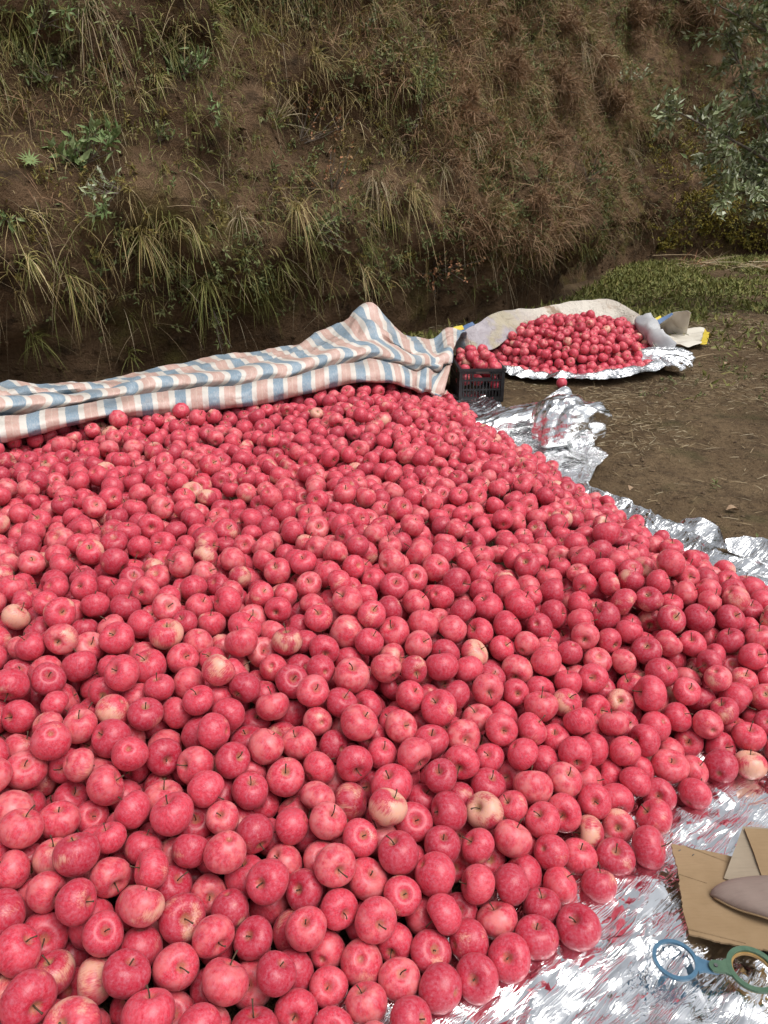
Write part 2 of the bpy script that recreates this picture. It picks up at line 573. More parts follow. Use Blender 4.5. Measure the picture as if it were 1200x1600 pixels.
M['card'] = mat_card('cardboard', (.255, .170, .092), (.305, .21, .120))
M['card_grey'] = mat_card('cardboard_inside', (.27, .215, .155), (.32, .26, .19))
M['card_edge'] = mat_card('cardboard_edge', (.21, .14, .075), (.28, .19, .11))
M['taupe'] = mat_card('taupe_cloth', (.22, .165, .14), (.27, .205, .175))
M['blue_plastic'] = mat_simple('blue_plastic', (.05, .125, .20), (.07, .16, .245), 60, .42, .12, .002)
M['green_plastic'] = mat_simple('green_plastic', (.05, .105, .062), (.075, .14, .085), 60, .42, .12, .002)
M['amber_plastic'] = mat_simple('amber_plastic', (.30, .17, .05), (.38, .23, .08), 60, .5, .1, .002)
M['rivet'] = mat_simple('rivet_metal', (.10, .10, .10), (.2, .2, .2), 90, .4, .1, .001, .8)
M['yellow_hem'] = mat_simple('yellow_hem', (.55, .40, .03), (.68, .52, .06), 20, .5, .2)
M['blue_hem'] = mat_simple('blue_hem', (.08, .14, .27), (.13, .20, .34), 20, .5, .2)
M['greywhite'] = mat_simple('grey_white_sheet', (.38, .385, .40), (.50, .495, .49), 6, .5, .5, .02)
M['cream'] = mat_simple('cream_sheet', (.56, .51, .42), (.68, .64, .55), 5, .55, .5, .02)

# ------------------------------------------------------------------ terrain: the bank
BL = spline(np.array([[-9.5, .6], [-6.0, 2.35], [-2.9, 4.65], [-0.2, 6.55], [1.6, 8.35], [3.1, 10.8], [4.3, 13.6], [6.0, 15.2], [9.0, 16.0], [14, 16.4], [22, 17.5]]), 400)
BL, BS = resample(BL, .06)
BT = np.gradient(BL, axis=0); BT /= np.linalg.norm(BT, axis=1)[:, None]
BN = np.stack([BT[:, 1], -BT[:, 0]], 1)            # towards the yard
S_MAX = BS[-1]
BANK_H = 4.7


def bank_pt(s, h):
    s = np.asarray(s, float); h = np.asarray(h, float)
    x = np.interp(s, BS, BL[:, 0]); y = np.interp(s, BS, BL[:, 1])
    nx = np.interp(s, BS, BN[:, 0]); ny = np.interp(s, BS, BN[:, 1])
    k = np.clip(h / .95, 0, 1)
    off = .30 * np.maximum(h, 0) + .52 * (1 - k * k * (3 - 2 * k)) + .10 * np.maximum(h - 2.2, 0) ** 1.5
    d = .26 * fbm(s * .55, h * .8, 0, 3, 3) + .13 * fbm(s * 1.9, h * 2.3, 1.7, 3, 11) + .035 * fbm(s * 7, h * 9, .3, 3, 23)
    left_ = np.clip((16.5 - s) / 3.0, 0, 1)
    off = off - .30 * left_ * np.exp(-((h - 1.15) / .38) ** 2)
    # vertical gully where the bank turns
    d = d - .5 * np.exp(-((s - 17.0) / .5) ** 2)
    e = d * np.clip(.35 + h, 0, 1) - off
    return np.stack([x + nx * e, y + ny * e, h], -1)


def bank_normal(s, h):
    e = .06
    a = bank_pt(s + e, h) - bank_pt(s - e, h)
    b = bank_pt(s, h + e) - bank_pt(s, h - e)
    n = np.cross(a, b)
    return n / (np.linalg.norm(n, axis=-1, keepdims=True) + 1e-9)


ss = np.arange(0, S_MAX, .055); hh = np.r_[np.linspace(-.3, BANK_H, 100)]
SS, HH = np.meshgrid(ss, hh, indexing='ij')
BP = bank_pt(SS, HH)
top1 = BP[:, -1:, :] + np.r_[-1.2, 1.6, .25]; top2 = BP[:, -1:, :] + np.r_[-14, 20, 1.5]
BP2 = np.concatenate([BP, top1, top2], 1)
bank = link('earth_bank', mesh_np('earth_bank', BP2.reshape(-1, 3), grid_faces(len(ss), BP2.shape[1])), M['bank'], kind='structure')
BPX, BPY, BPZ = project(BP.reshape(-1, 3))


def bank_at(px, py):
    """(s, h) of the bank seen at a photo position (front-most)"""
    d = (BPX - px) ** 2 + (BPY - py) ** 2 + BPZ * 2.0
    i = int(np.argmin(d))
    return SS.ravel()[i], HH.ravel()[i]


# ground sheet: fine near the heap, coarse to the horizon
def axis(lo, hi, step, far):
    a = np.arange(lo, hi, step)
    g = [hi + step * 2 ** k for k in range(1, 14) if step * 2 ** k < far]
    b = [lo - step * 2 ** k for k in range(1, 14) if step * 2 ** k < far]
    return np.r_[b[::-1], a, g]


gx = axis(-4.0, 9.0, .055, 400); gy = axis(.2, 15.5, .055, 400)
GX, GY = np.meshgrid(gx, gy, indexing='ij')


def ground_z(x, y):
    near = np.clip(1 - np.maximum(np.abs(x - 2) - 9, 0) / 10, 0, 1)
    z = .014 * fbm(x * 1.1, y * 1.1, 0, 3, 41) + .013 * fbm(x * 3.6, y * 3.6, 0, 2, 51)
    return z * near - .02


GZ = ground_z(GX, GY)
ground = link('ground', mesh_np('ground', np.stack([GX, GY, GZ], -1).reshape(-1, 3), grid_faces(len(gx), len(gy))), M['dirt'], kind='structure')

# ------------------------------------------------------------------ apples: shapes
def apple_mesh(nphi, nth, var):
    g = np.random.default_rng(100 + var)
    a, b = .20 + g.uniform(-.03, .05), .06 + g.uniform(-.03, .04)
    tall = .95 + g.uniform(-.07, .06)
    t = np.linspace(0, 1, nphi)
    ph = np.pi * (t + .09 * np.sin(2 * np.pi * t) * -1)
    ph[0], ph[-1] = 0.0, np.pi
    th = np.linspace(0, 2 * np.pi, nth, endpoint=False)
    PH, TH = np.meshgrid(ph, th, indexing='ij')
    r = np.sin(PH) * (1 + b * np.cos(PH))
    r = r * (1 + .022 * np.cos(5 * TH + g.uniform(0, 6)) * np.clip(.2 - np.cos(PH), 0, 1) + .03 * np.cos(2 * TH + g.uniform(0, 6)) + .018 * np.cos(3 * TH + g.uniform(0, 6)))
    z = tall * np.cos(PH)
    z = np.where(PH < np.pi / 2, z - (.20 + g.uniform(-.04, .05)) * np.exp(-(np.sin(PH) / (a * 2.15)) ** 2) - (.22 + g.uniform(-.05, .05)) * np.exp(-(np.sin(PH) / (a * .9)) ** 2), z + .26 * np.exp(-(np.sin(PH) / .22) ** 2))
    z = z + g.uniform(-.07, .07) * r * np.cos(TH) + g.uniform(-.05, .05) * r * np.sin(TH)
    V = np.stack([r * np.cos(TH), r * np.sin(TH), z], -1)
    V = V[1:-1].reshape(-1, 3)
    n = nphi - 2
    top = np.array([[0, 0, z[0].mean()]]); bot = np.array([[0, 0, z[-1].mean()]])
    V = np.vstack([V, top, bot])
    f4 = []
    for i in range(n - 1):
        for j in range(nth):
            f4.append([i * nth + j, (i + 1) * nth + j, (i + 1) * nth + (j + 1) % nth, i * nth + (j + 1) % nth])
    f3 = [[n * nth, j, (j + 1) % nth] for j in range(nth)] + [[n * nth + 1, (n - 1) * nth + (j + 1) % nth, (n - 1) * nth + j] for j in range(nth)]
    return V, np.array(f4), np.array(f3), float(z[0].mean())


def stem_geo(z0, var, n=5, seg=4):
    g = np.random.default_rng(300 + var)
    L = g.uniform(.50, .80) if var % 5 else g.uniform(.25, .4)
    t = np.linspace(0, 1, seg)
    ang = g.uniform(0, 6.28); bend = g.uniform(.05, .35)
    pts = np.stack([np.cos(ang) * bend * t ** 2 * L, np.sin(ang) * bend * t ** 2 * L, z0 - .02 + L * t], 1)
    mb = MB(); mb.tube(pts, np.interp(t, [0, .7, 1], [.036, .028, .048]), n)
    f = [np.vstack(mb.f4)]
    return np.vstack(mb.v), np.vstack(mb.f4), np.vstack(mb.f3)


NVAR = 8
HI = [apple_mesh(20, 26, v) for v in range(NVAR)]
MID = [apple_mesh(12, 15, v) for v in range(NVAR)]
LOW = [apple_mesh(11, 13, v) for v in range(NVAR)]
TINY = [apple_mesh(9, 10, v) for v in range(NVAR)]
BODY_ME, STEM_ME = [], []
for v in range(NVAR):
    V, f4, f3, zt = HI[v]
    me = mesh_np('apple', V, [f4, f3], True, {'lp': V}); me.materials.append(M['apple']); BODY_ME.append(me)
    for q in range(2):
        sv, s4, s3 = stem_geo(zt, v * 2 + q, 6, 5)
        me = mesh_np('stem', sv, [s4, s3], True); me.materials.append(M['stem']); STEM_ME.append(me)


# ------------------------------------------------------------------ apples: packing
def inside_dist(poly, x, y):
    """signed distance to a polygon, positive inside"""
    P = np.asarray(poly); x = np.asarray(x, float); y = np.asarray(y, float)
    d = np.full(x.shape, 1e9); ins = np.zeros(x.shape, bool)
    for i in range(len(P)):
        a, b = P[i], P[(i + 1) % len(P)]
        e = b - a; L = e @ e
        t = np.clip(((x - a[0]) * e[0] + (y - a[1]) * e[1]) / L, 0, 1)
        d = np.minimum(d, np.hypot(x - a[0] - t * e[0], y - a[1] - t * e[1]))
        c = ((a[1] > y) != (b[1] > y)) & (x < (b[0] - a[0]) * (y - a[1]) / (b[1] - a[1] + 1e-12) + a[0])
        ins ^= c
    return np.where(ins, d, -d)


def neighbours(P, cut):
    key = np.floor(P / cut).astype(np.int64)
    key -= key.min(0) - 1
    dims = key.max(0) + 3
    lin = (key[:, 0] * dims[1] + key[:, 1]) * dims[2] + key[:, 2]
    order = np.argsort(lin, kind='stable'); sl = lin[order]
    A, B = [], []
    for dx in (-1, 0, 1):
        for dy in (-1, 0, 1):
            for dz in (-1, 0, 1):
                off = (dx * dims[1] + dy) * dims[2] + dz
                if off < 0: continue
                lo = np.searchsorted(sl, lin + off, 'left'); hi = np.searchsorted(sl, lin + off, 'right')
                cnt = hi - lo
                m = cnt.max() if len(cnt) else 0
                for k in range(m):
                    w = np.nonzero(cnt > k)[0]
                    j = order[lo[w] + k]
                    if off == 0:
                        ok = j > w; w, j = w[ok], j[ok]
                    A.append(w); B.append(j)
    A = np.concatenate(A); B = np.concatenate(B)
    d = np.linalg.norm(P[A] - P[B], axis=1)
    ok = d < cut
    return A[ok], B[ok]


def pack(surf, xr, yr, seed, fill=.66, depth=.20, iters=130, rmean=.0372, fixed=None):
    g = np.random.default_rng(seed)
    vol = 4 / 3 * np.pi * rmean ** 3
    area = (xr[1] - xr[0]) * (yr[1] - yr[0])
    n0 = int(area * .6 * fill / vol)
    P = np.c_[g.uniform(*xr, n0), g.uniform(*yr, n0), g.uniform(0, .6, n0)]
    H = surf(P[:, 0], P[:, 1])
    P = P[(P[:, 2] < H) & (P[:, 2] > H - depth - .01)]
    r = np.clip(g.normal(rmean, .0025, len(P)), rmean * .8, rmean * 1.2)
    nf = 0
    if fixed is not None and len(fixed):
        F = np.asarray(fixed); nf = len(F)
        d = np.min(np.linalg.norm(P[:, None, :] - F[None, :, :3], axis=2), axis=1)
        keep = d > rmean * 1.4
        P, r = P[keep], r[keep]
        P = np.vstack([F[:, :3], P]); r = np.r_[F[:, 3], r]
    F0 = P[:nf].copy()
    for it in range(iters):
        if it % 6 == 0:
            A, B = neighbours(P, .105)
        g_ = .0016 if it < iters - 25 else .0004
        P[:, 2] -= g_
        for sub in range(2):
            dv = P[A] - P[B]; dl = np.linalg.norm(dv, axis=1) + 1e-9
            pen = np.maximum((r[A] + r[B]) * .985 - dl, 0)
            c = dv * (pen * .36 / dl)[:, None]
            for k in range(3):
                P[:, k] += np.bincount(A, c[:, k], len(P)) - np.bincount(B, c[:, k], len(P))
            H = surf(P[:, 0], P[:, 1])
            lo = np.maximum(r * .9 + .002, H - depth)
            P[:, 2] = np.maximum(P[:, 2], np.minimum(lo, .5))
            over = P[:, 2] + r * .55 - np.maximum(H, r * 1.5)
            P[:, 2] -= np.clip(over, 0, None) * .5
            P[:nf] = F0
    return P, r


def orient(n, g, up=.9, spread=.72, wild=.22):
    ax = g.normal(size=(n, 3)) * spread + np.array([0, -.22, up])
    w = g.random(n) < wild
    ax[w] = g.normal(size=(w.sum(), 3))
    ax /= np.linalg.norm(ax, axis=1)[:, None]
    spin = g.uniform(0, 2 * np.pi, n)
    R = np.zeros((n, 3, 3))
    for i in range(n):
        q = Vector((0, 0, 1)).rotation_difference(Vector(ax[i])) @ Quaternion((0, 0, 1), spin[i])
        R[i] = np.array(q.to_matrix())
    return R


def apple_cloud(name, P, r, R, pale, seeds, geo, g, stems=True, **props):
    V, F4, F3, lp, sd_, pl, mi4, mi3 = [], [], [], [], [], [], [], []
    n = 0
    for i in range(len(P)):
        k = g.integers(NVAR)
        v, f4, f3, zt = (geo if not callable(geo) else geo(P[i]))[k]
        sq = g.uniform(.93, 1.05)
        m = R[i] * r[i] * np.array([1, 1, sq])
        V.append(v @ m.T + P[i]); lp.append(v)
        F4.append(f4 + n); F3.append(f3 + n); mi4.append(np.zeros(len(f4))); mi3.append(np.zeros(len(f3)))
        sd_.append(np.full(len(v), seeds[i])); pl.append(np.full(len(v), pale[i])); n += len(v)
        if stems and g.random() < .85:
            sv, s4, s3 = stem_geo(zt, int(g.integers(40)), 4, 3)
            V.append(sv @ m.T + P[i]); lp.append(sv); F4.append(s4 + n); F3.append(s3 + n)
            mi4.append(np.ones(len(s4))); mi3.append(np.ones(len(s3)))
            sd_.append(np.zeros(len(sv))); pl.append(np.zeros(len(sv))); n += len(sv)
    me = mesh_np(name, np.vstack(V), [np.vstack(F4), np.vstack(F3)], True,
                 {'lp': np.vstack(lp), 'aseed': np.concatenate(sd_), 'apale': np.concatenate(pl)},
                 np.concatenate([np.concatenate(mi4), np.concatenate(mi3)]))
    return link(name, me, [M['apple'], M['stem']], **props)


# outline of the big heap on the ground, from its near edge round the right corner to the back
NEAR = [(-350, 2000), (0, 2000), (300, 1930), (540, 1720), (680, 1590), (750, 1560), (805, 1530), (845, 1495), (882, 1415), (922, 1345), (972, 1316), (1032, 1270), (1110, 1232), (1180, 1215), (1260, 1190), (1400, 1130)]
FAR_R = [(1440, 1070), (1330, 1010), (1200, 952), (1100, 908), (980, 838), (870, 762), (780, 702), (705, 648), (672, 622)]
CONT = np.array([gp(*q)[:2] for q in NEAR + FAR_R])
HEAP = np.vstack([CONT, [[-.1, 5.05], [-3.1, 3.75], [-2.9, 2.6], [-1.5, .75]]])


def heap_h(x, y):
    d = inside_dist(HEAP, x, y)
    # gentle towards the viewer, steeper at the right and back
    k = .30 + .16 * np.clip((1.9 - y) / 1.0, 0, 1)
    h = .335 * (1 - np.exp(-np.maximum(d, 0) / k)) + .03
    h = h + .028 * vnoise(x * 2.1, y * 2.1, 0, 77) + .016 * vnoise(x * 6, y * 6, 0, 78)
    return np.where(d > -.02, h, -1.0)


def heap_h_pack(x, y):
    d = inside_dist(HEAP, x, y)
    h = heap_h(x, y)
    return np.where(d > 0, h, .02)


# single apples lying loose at the foil edge
EDGE = [(1172, 1195, .0435), (1030, 1243, .042), (966, 1291, .040), (1083, 1205, .040), (920, 1303, .0415), (875, 1383, .040), (838, 1465, .0435), (796, 1497, .044), (746, 1528, .043), (688, 1545, .043), (832, 1362, .044)]
FIX = []
for (px, py, rr) in EDGE[:10]:
    rr *= .90
    q = gp(px, py, rr * .93)
    FIX.append([q[0], q[1], rr * .93, rr])
bx = (HEAP[:, 0].min(), HEAP[:, 0].max()); by = (HEAP[:, 1].min(), HEAP[:, 1].max())
AP, AR = pack(heap_h_pack, bx, by, 5, fixed=FIX)
dd = inside_dist(HEAP, AP[:, 0], AP[:, 1])
ok = dd > -.075
ok[:len(FIX)] = True
AP, AR = AP[ok], AR[ok]
ag = np.random.default_rng(12)
AROT = orient(len(AP), ag)
APALE = np.clip(ag.gamma(1.7, .18, len(AP)), 0, 1.05)
ASEED = ag.random(len(AP))
ASEED[[1, 2, 6, 8]] = [.06, .09, .065, .064]
APALE[:10] = .2; APALE[0] = 1.2; APALE[2] = .75; APALE[4] = .85; APALE[1] = .15

# which apples show largest: count visible footprint with a coarse depth buffer
ax_, ay_, az_ = project(AP)
apx = AR * FPX / az_
RS = 4
W_, H_ = 1200 // RS, 1600 // RS
zb = np.full((H_, W_), 1e9); ib = np.full((H_, W_), -1)
yy, xx = np.mgrid[0:H_, 0:W_]
for i in np.argsort(az_):
    cx, cy, rr = ax_[i] / RS, ay_[i] / RS, apx[i] * .97 / RS
    x0, x1, y0, y1 = int(max(0, cx - rr)), int(min(W_, cx + rr + 2)), int(max(0, cy - rr)), int(min(H_, cy + rr + 2))
    if x0 >= x1 or y0 >= y1: continue
    sub = ((xx[y0:y1, x0:x1] - cx) ** 2 + (yy[y0:y1, x0:x1] - cy) ** 2 < rr * rr) & (az_[i] < zb[y0:y1, x0:x1])
    zb[y0:y1, x0:x1][sub] = az_[i]; ib[y0:y1, x0:x1][sub] = i
vis = np.bincount(ib[ib >= 0], minlength=len(AP))
single = np.argsort(-vis)[:299]
single = np.array(sorted(set(single) | set(range(10))))
rest = np.setdiff1d(np.arange(len(AP)), single)
buried = (vis == 0) & (heap_h(AP[:, 0], AP[:, 1]) - AP[:, 2] > .108)
rest = rest[~buried[rest]]


def stem_word(R):
    ax = R[:, 2]
    v = np.array([ax[0], ax[1] * SP + ax[2] * CP, -(ax[1] * CP - ax[2] * SP)])   # right, up, towards viewer
    if v[2] < -.35: return 'stem hidden'
    if v[2] > .8: return 'stem facing out'
    if abs(v[0]) > abs(v[1]): return 'stem leaning right' if v[0] > 0 else 'stem leaning left'
    return 'stem upright' if v[1] > 0 else 'stem pointing down'


ONES = 'zero one two three four five six seven eight nine ten eleven twelve thirteen fourteen fifteen sixteen seventeen eighteen nineteen'.split()
TENS = 'x x twenty thirty forty fifty sixty seventy eighty ninety'.split()


def words_of(n):
    n = int(max(0, min(99, round(n))))
    return ONES[n] if n < 20 else TENS[n // 10] + ('-' + ONES[n % 10] if n % 10 else '')


EDGE_LABEL = ['pale yellow apple at the right end of the heap edge, resting on foil', 'deep red apple on the foil, second loose apple left of the pale yellow one',
              'pink apple on the foil jutting out farthest towards the cardboard', 'red apple on the foil next left of the pale yellow one', 'yellowish apple at the foil edge left of the jutting pink one',
              'apple at the foil edge below the yellowish one', 'dark pink apple at the foil edge level with the sizing gauge', 'large apple at the foil edge just left of the dark pink one',
              'dusky apple at the foil edge, second from the bottom', 'lowest apple along the foil edge at the bottom of the picture']
used = set()
for i in single:
    vi = int(ag.integers(NVAR))
    o = bpy.data.objects.new('apple', BODY_ME[vi]); COL.objects.link(o)
    m = Matrix(AROT[i].tolist()).to_4x4()
    s = float(AR[i])
    o.matrix_world = Matrix.Translation(AP[i].tolist()) @ m @ Matrix.Diagonal((s, s, s * ag.uniform(.94, 1.05), 1))
    st = bpy.data.objects.new('stem', STEM_ME[vi * 2 + int(ag.integers(2))]); COL.objects.link(st); st.parent = o
    o['seed'] = float(ASEED[i]); o['pale'] = float(APALE[i])
    tone = 'pale yellow and red' if APALE[i] > .8 else 'cream cheeked red' if APALE[i] > .5 else 'deep red' if (ASEED[i] * 13.7) % 1 > .7 else 'pink red'
    lab = f"{tone} apple, {stem_word(AROT[i])}, {words_of(ax_[i] / 12)} percent across and {words_of(ay_[i] / 16)} percent down"
    if i < 10: lab = EDGE_LABEL[i]
    kk = 1
    while lab in used:
        lab = f"{tone} apple, {stem_word(AROT[i])}, {words_of(ax_[i] / 12 + kk)} percent across and {words_of(ay_[i] / 16)} percent down"; kk += 1
    used.add(lab)
    o['label'] = lab
    o['category'] = 'apple'; o['group'] = 'apples in the near part of the big heap'

apple_cloud('apple_heap', AP[rest], AR[rest], AROT[rest], APALE[rest], ASEED[rest], lambda q: MID if q[1] < 1.7 else LOW if q[1] < 2.9 else TINY, ag,
            kind='stuff', label='great heap of pink red apples spread on foil under a striped sheet', category='apples')

# far heap
FAR_POLY = np.array([gp(*q)[:2] for q in [(752, 560), (785, 582), (850, 590), (930, 588), (1000, 576), (1035, 560), (1030, 540)]] + [[2.25, 6.95], [1.2, 6.85], [.72, 6.3]])


def far_h(x, y):
    d = inside_dist(FAR_POLY, x, y)
    h = .36 * (1 - np.exp(-np.maximum(d, 0) / .22)) + .03 + .02 * vnoise(x * 4, y * 4, 0, 5)
    return np.where(d > 0, h, .02)


FP, FR = pack(far_h, (FAR_POLY[:, 0].min(), FAR_POLY[:, 0].max()), (FAR_POLY[:, 1].min(), FAR_POLY[:, 1].max()), 9, fill=.72)
ok = (inside_dist(FAR_POLY, FP[:, 0], FP[:, 1]) > -.07) & (far_h(FP[:, 0], FP[:, 1]) - FP[:, 2] < .17)
FP, FR = FP[ok], FR[ok]
apple_cloud('far_apple_heap', FP, FR, orient(len(FP), ag), np.clip(ag.gamma(1.3, .26, len(FP)), 0, 1.2), ag.random(len(FP)), TINY, ag,
            kind='stuff', label='small heap of apples on the far sheet beside the crate', category='apples')

# lone apple that rolled off, beyond the foil bundle
q = gp(878, 597, .038)
o = bpy.data.objects.new('apple', BODY_ME[2]); COL.objects.link(o)
o.matrix_world = Matrix.Translation((q[0], q[1], .030)) @ Quaternion((1, .3, 0), -1.1).to_matrix().to_4x4() @ Matrix.Scale(.039, 4)
st = bpy.data.objects.new('stem', STEM_ME[4]); COL.objects.link(st); st.parent = o
o['seed'] = .41; o['pale'] = .35
o['label'] = 'single dull red apple lying alone on bare soil between the heaps'; o['category'] = 'apple'

# ------------------------------------------------------------------ foil under the big heap
C0 = CONT[3:]
C0 = spline(C0, 500)
for _ in range(60):                      # smooth the contour so that offsets do not cross
    C0[1:-1] = .5 * C0[1:-1] + .25 * (C0[:-2] + C0[2:])
C0 = np.vstack([gp(-350, 2000)[:2], gp(100, 1990)[:2], C0])
C0 = spline(C0, 900)
C0, CS = resample(C0, .0065)
for _ in range(350):
    C0[1:-1] = .5 * C0[1:-1] + .25 * (C0[:-2] + C0[2:])
CT = np.gradient(C0, axis=0); CT /= np.linalg.norm(CT, axis=1)[:, None]
for _ in range(700):
    CT[1:-1] = .5 * CT[1:-1] + .25 * (CT[:-2] + CT[2:])
CT /= np.linalg.norm(CT, axis=1)[:, None]
CN = np.stack([CT[:, 1], -CT[:, 0]], 1)  # outward


def u_at(px, py):
    q = gp(px, py)[:2]
    return CS[np.argmin(np.linalg.norm(C0 - q, axis=1))]


wk = [(CS[0], 1.0), (u_at(700, 1580), 1.0), (u_at(1100, 1232), 1.15), (u_at(1300, 1170), .8), (u_at(1440, 1070), .34), (u_at(1200, 952), .30), (u_at(1120, 918), .27),
      (u_at(1080, 895), .16), (u_at(1000, 850), .21), (u_at(930, 805), .20), (u_at(890, 775), .10), (u_at(862, 755), .22), (u_at(835, 740), .40), (u_at(790, 708), .50), (u_at(760, 690), .42), (u_at(725, 664), .32), (CS[-1], .34)]
wk = sorted(wk)
WU = np.interp(CS, [a for a, b in wk], [b for a, b in wk])
for _ in range(12):
    WU[1:-1] = .5 * WU[1:-1] + .25 * (WU[:-2] + WU[2:])
WU = WU + .022 * vnoise(CS * 3.2, CS * 0, 0, 5) + .018 * (np.abs(((CS * 4.3 + .8 * vnoise(CS * 1.3, CS * 0, 0, 9)) % 1) - .5) * 2 - .5)
NV = 175
vv = np.linspace(0, 1, NV) ** .95
V0 = -.12
U2 = C0[:, None, :] + CN[:, None, :] * (V0 + (WU[:, None] - V0) * vv[None, :])[..., None]
X, Y = U2[..., 0], U2[..., 1]
amp = .45 + .55 * np.clip(fbm(X * 1.7, Y * 1.7, 0, 2, 61) + .5, 0, 1.3)
Z = crumple(X, Y, X * 0, [(.34, .024, 3, .8), (.14, .017, 4, .7), (.062, .0060, 4, .6)], 71) * amp
# long pulled folds running out from under the heap
al = CS[:, None] + 0 * vv[None, :]
dist = V0 + (WU[:, None] - V0) * vv[None, :]
gr = np.random.default_rng(17)
th0 = math.radians(38)                     # most creases run along the heap edge
for k in range(20):
    wl = gr.uniform(.09, .34); wd = gr.uniform(.005, .012); hgt_ = wd * gr.uniform(.35, .8)
    an = th0 + (gr.normal(0, .28) if k < 13 else gr.uniform(0, 3.14)) + math.pi / 2
    s_c = X * math.cos(an) + Y * math.sin(an) + .05 * vnoise(X * 3.1 + k, Y * 3.1, 0, 300 + k) + .012 * vnoise(X * 11 + k, Y * 11, 0, 400 + k) + gr.uniform(0, 1)
    fr = ((s_c / wl) % 1 - .5) * wl
    mk = np.clip(3.0 * vnoise(X * 4.2 + 7 * k, Y * 4.2, 0, 500 + k) - .3, 0, 1)
    Z = Z + hgt_ * mk * np.maximum(0, 1 - np.abs(fr) / wd) * (1 + .8 * np.sign(fr))
pl = (dist * 1.0 + .18 * al + .07 * vnoise(X * 2.2, Y * 2.2, 0, 19)) / .10
Z = Z + .040 * np.abs((pl % 1) - .5) * np.clip(vnoise(X * 2.7 + 9, Y * 2.7, 0, 83) + .35, 0, 1)
Z = .013 * np.tanh((Z - Z.mean()) / .020) + .015
# outer rim lifts and curls, most along the far strip
rim = np.clip((vv[None, :] - .72) / .28, 0, 1) ** 1.6
far = np.clip((C0[:, 1:2] - 1.7) / .6, 0, 1)
lift = (.028 + .035 * np.clip(vnoise(CS * 2.4, CS * 0, 0, 15)[:, None] + .2, 0, 1)) * far
curl = rim * lift * (1 - .35 * np.clip((vv[None, :] - .93) / .07, 0, 1))
Z = Z + curl
Z = np.maximum(Z, .004)
FOIL = np.stack([X, Y, Z], -1)
foil = thing('foil_sheet', 'large crinkled silver foil sheet spread under the big apple heap', 'foil sheet', (0, 0, 0))
link('sheet', mesh_np('sheet', FOIL.reshape(-1, 3), grid_faces(len(C0), NV), True), M['foil'], foil)


def crumpled_lump(name, centre, size, seed, parent, rz=0., waves=None, lvl=72, flat=True, mat=None, shape=None):
    n, m = lvl * 2, lvl
    th = np.linspace(0, 2 * np.pi, n, endpoint=False); ph = np.linspace(.02, np.pi - .02, m)
    T, Pp = np.meshgrid(th, ph, indexing='ij')
    d = np.stack([np.cos(T) * np.sin(Pp), np.sin(T) * np.sin(Pp), np.cos(Pp)], -1)
    waves = waves or [(1.2, .30, 3, .4), (.55, .13, 4, .4), (.26, .026, 4, .3), (.12, .004, 4, .3)]
    k = 1 + crumple(d[..., 0], d[..., 1], d[..., 2], waves, seed)
    if shape is not None:
        k = k * shape(d)
    p = d * k[..., None] * np.array(size)
    c, s = math.cos(rz), math.sin(rz)
    p = np.stack([p[..., 0] * c - p[..., 1] * s, p[..., 0] * s + p[..., 1] * c, p[..., 2]], -1)
    p = p + np.array(centre)
    p[..., 2] = np.maximum(p[..., 2], .004 + .004 * np.abs(d[..., 0]))
    return link(name, mesh_np(name, p.reshape(-1, 3), grid_faces(n, m, True), True), mat or M['foil'], parent)


bc = gp(903, 702)
crumpled_lump('bunched_corner', (bc[0] - .03, bc[1] + .08, .115), (.235, .19, .165), 5, foil, .5)
rc = gp(828, 668)
crumpled_lump('bunched_fold', (rc[0], rc[1], .05), (.34, .12, .075), 8, foil, .55)
# pointed fold standing up behind the bundle
pk = gp(875, 652)


def ribbon(name, base, top, mat, parent, n=40, m=24, seed=0, cr=.012, back=.05):
    B = spline(base, n); T = spline(top, n)
    w = np.linspace(0, 1, m)
    p = B[:, None, :] * (1 - w)[None, :, None] + T[:, None, :] * w[None, :, None]
    c = crumple(p[..., 0], p[..., 1], p[..., 2], [(.16, cr, 4, .6), (.07, cr * .5, 4, .5)], seed)
    p[..., 1] += c; p[..., 2] += .4 * c
    p[..., 2] = np.maximum(p[..., 2], .004)
    return link(name, mesh_np(name, p.reshape(-1, 3), grid_faces(n, m), False), mat, parent)


ribbon('standing_fold', [gp(770, 655), gp(820, 668), gp(870, 690), gp(905, 690)],
       [gp(775, 640, .03), dp(835, 632, 4.55), dp(884, 604, 4.62), dp(902, 636, 4.55)], M['foil'], foil, seed=4)
ribbon('torn_flap', [gp(1060, 845), gp(1085, 850), gp(1120, 858), gp(1150, 868)],
       [gp(1066, 822, .01), gp(1098, 812, .05), gp(1122, 822, .04), gp(1132, 845, .03)], M['foil'], foil, 30, 20, seed=14, cr=.02)
ribbon('corner_flap', [gp(1140, 868), gp(1175, 880), gp(1215, 895), gp(1260, 915)],
       [gp(1135, 848, .03), gp(1180, 838, .05), gp(1215, 850, .05), gp(1270, 880, .03)], M['foil'], foil, 36, 24, seed=24, cr=.02)

# ------------------------------------------------------------------ striped tarpaulin over the back of the heap
front = [(-260, 735, .30), (-130, 708, .33), (0, 682, .36), (110, 658, .37), (200, 643, .37), (330, 630, .37), (440, 614, .37), (540, 593, .37), (600, 592, .35), (650, 603, .27), (690, 614, .16)]
crest = [(-260, 606, 3.55), (-130, 602, 3.75), (0, 600, 4.0), (110, 598, 4.2), (190, 588, 4.35), (330, 560, 4.45), (440, 545, 4.6), (530, 506, 4.8), (572, 479, 4.95), (645, 524, 5.1), (724, 509, 5.3)]
crest2 = {8: (572, 477, 4.95)}
Fp = np.array([gp(*q) for q in front]); Cp = np.array([dp(*q) for q in crest])
NU = 420
Fu = spline(Fp, NU); Cu = spline(Cp, NU)
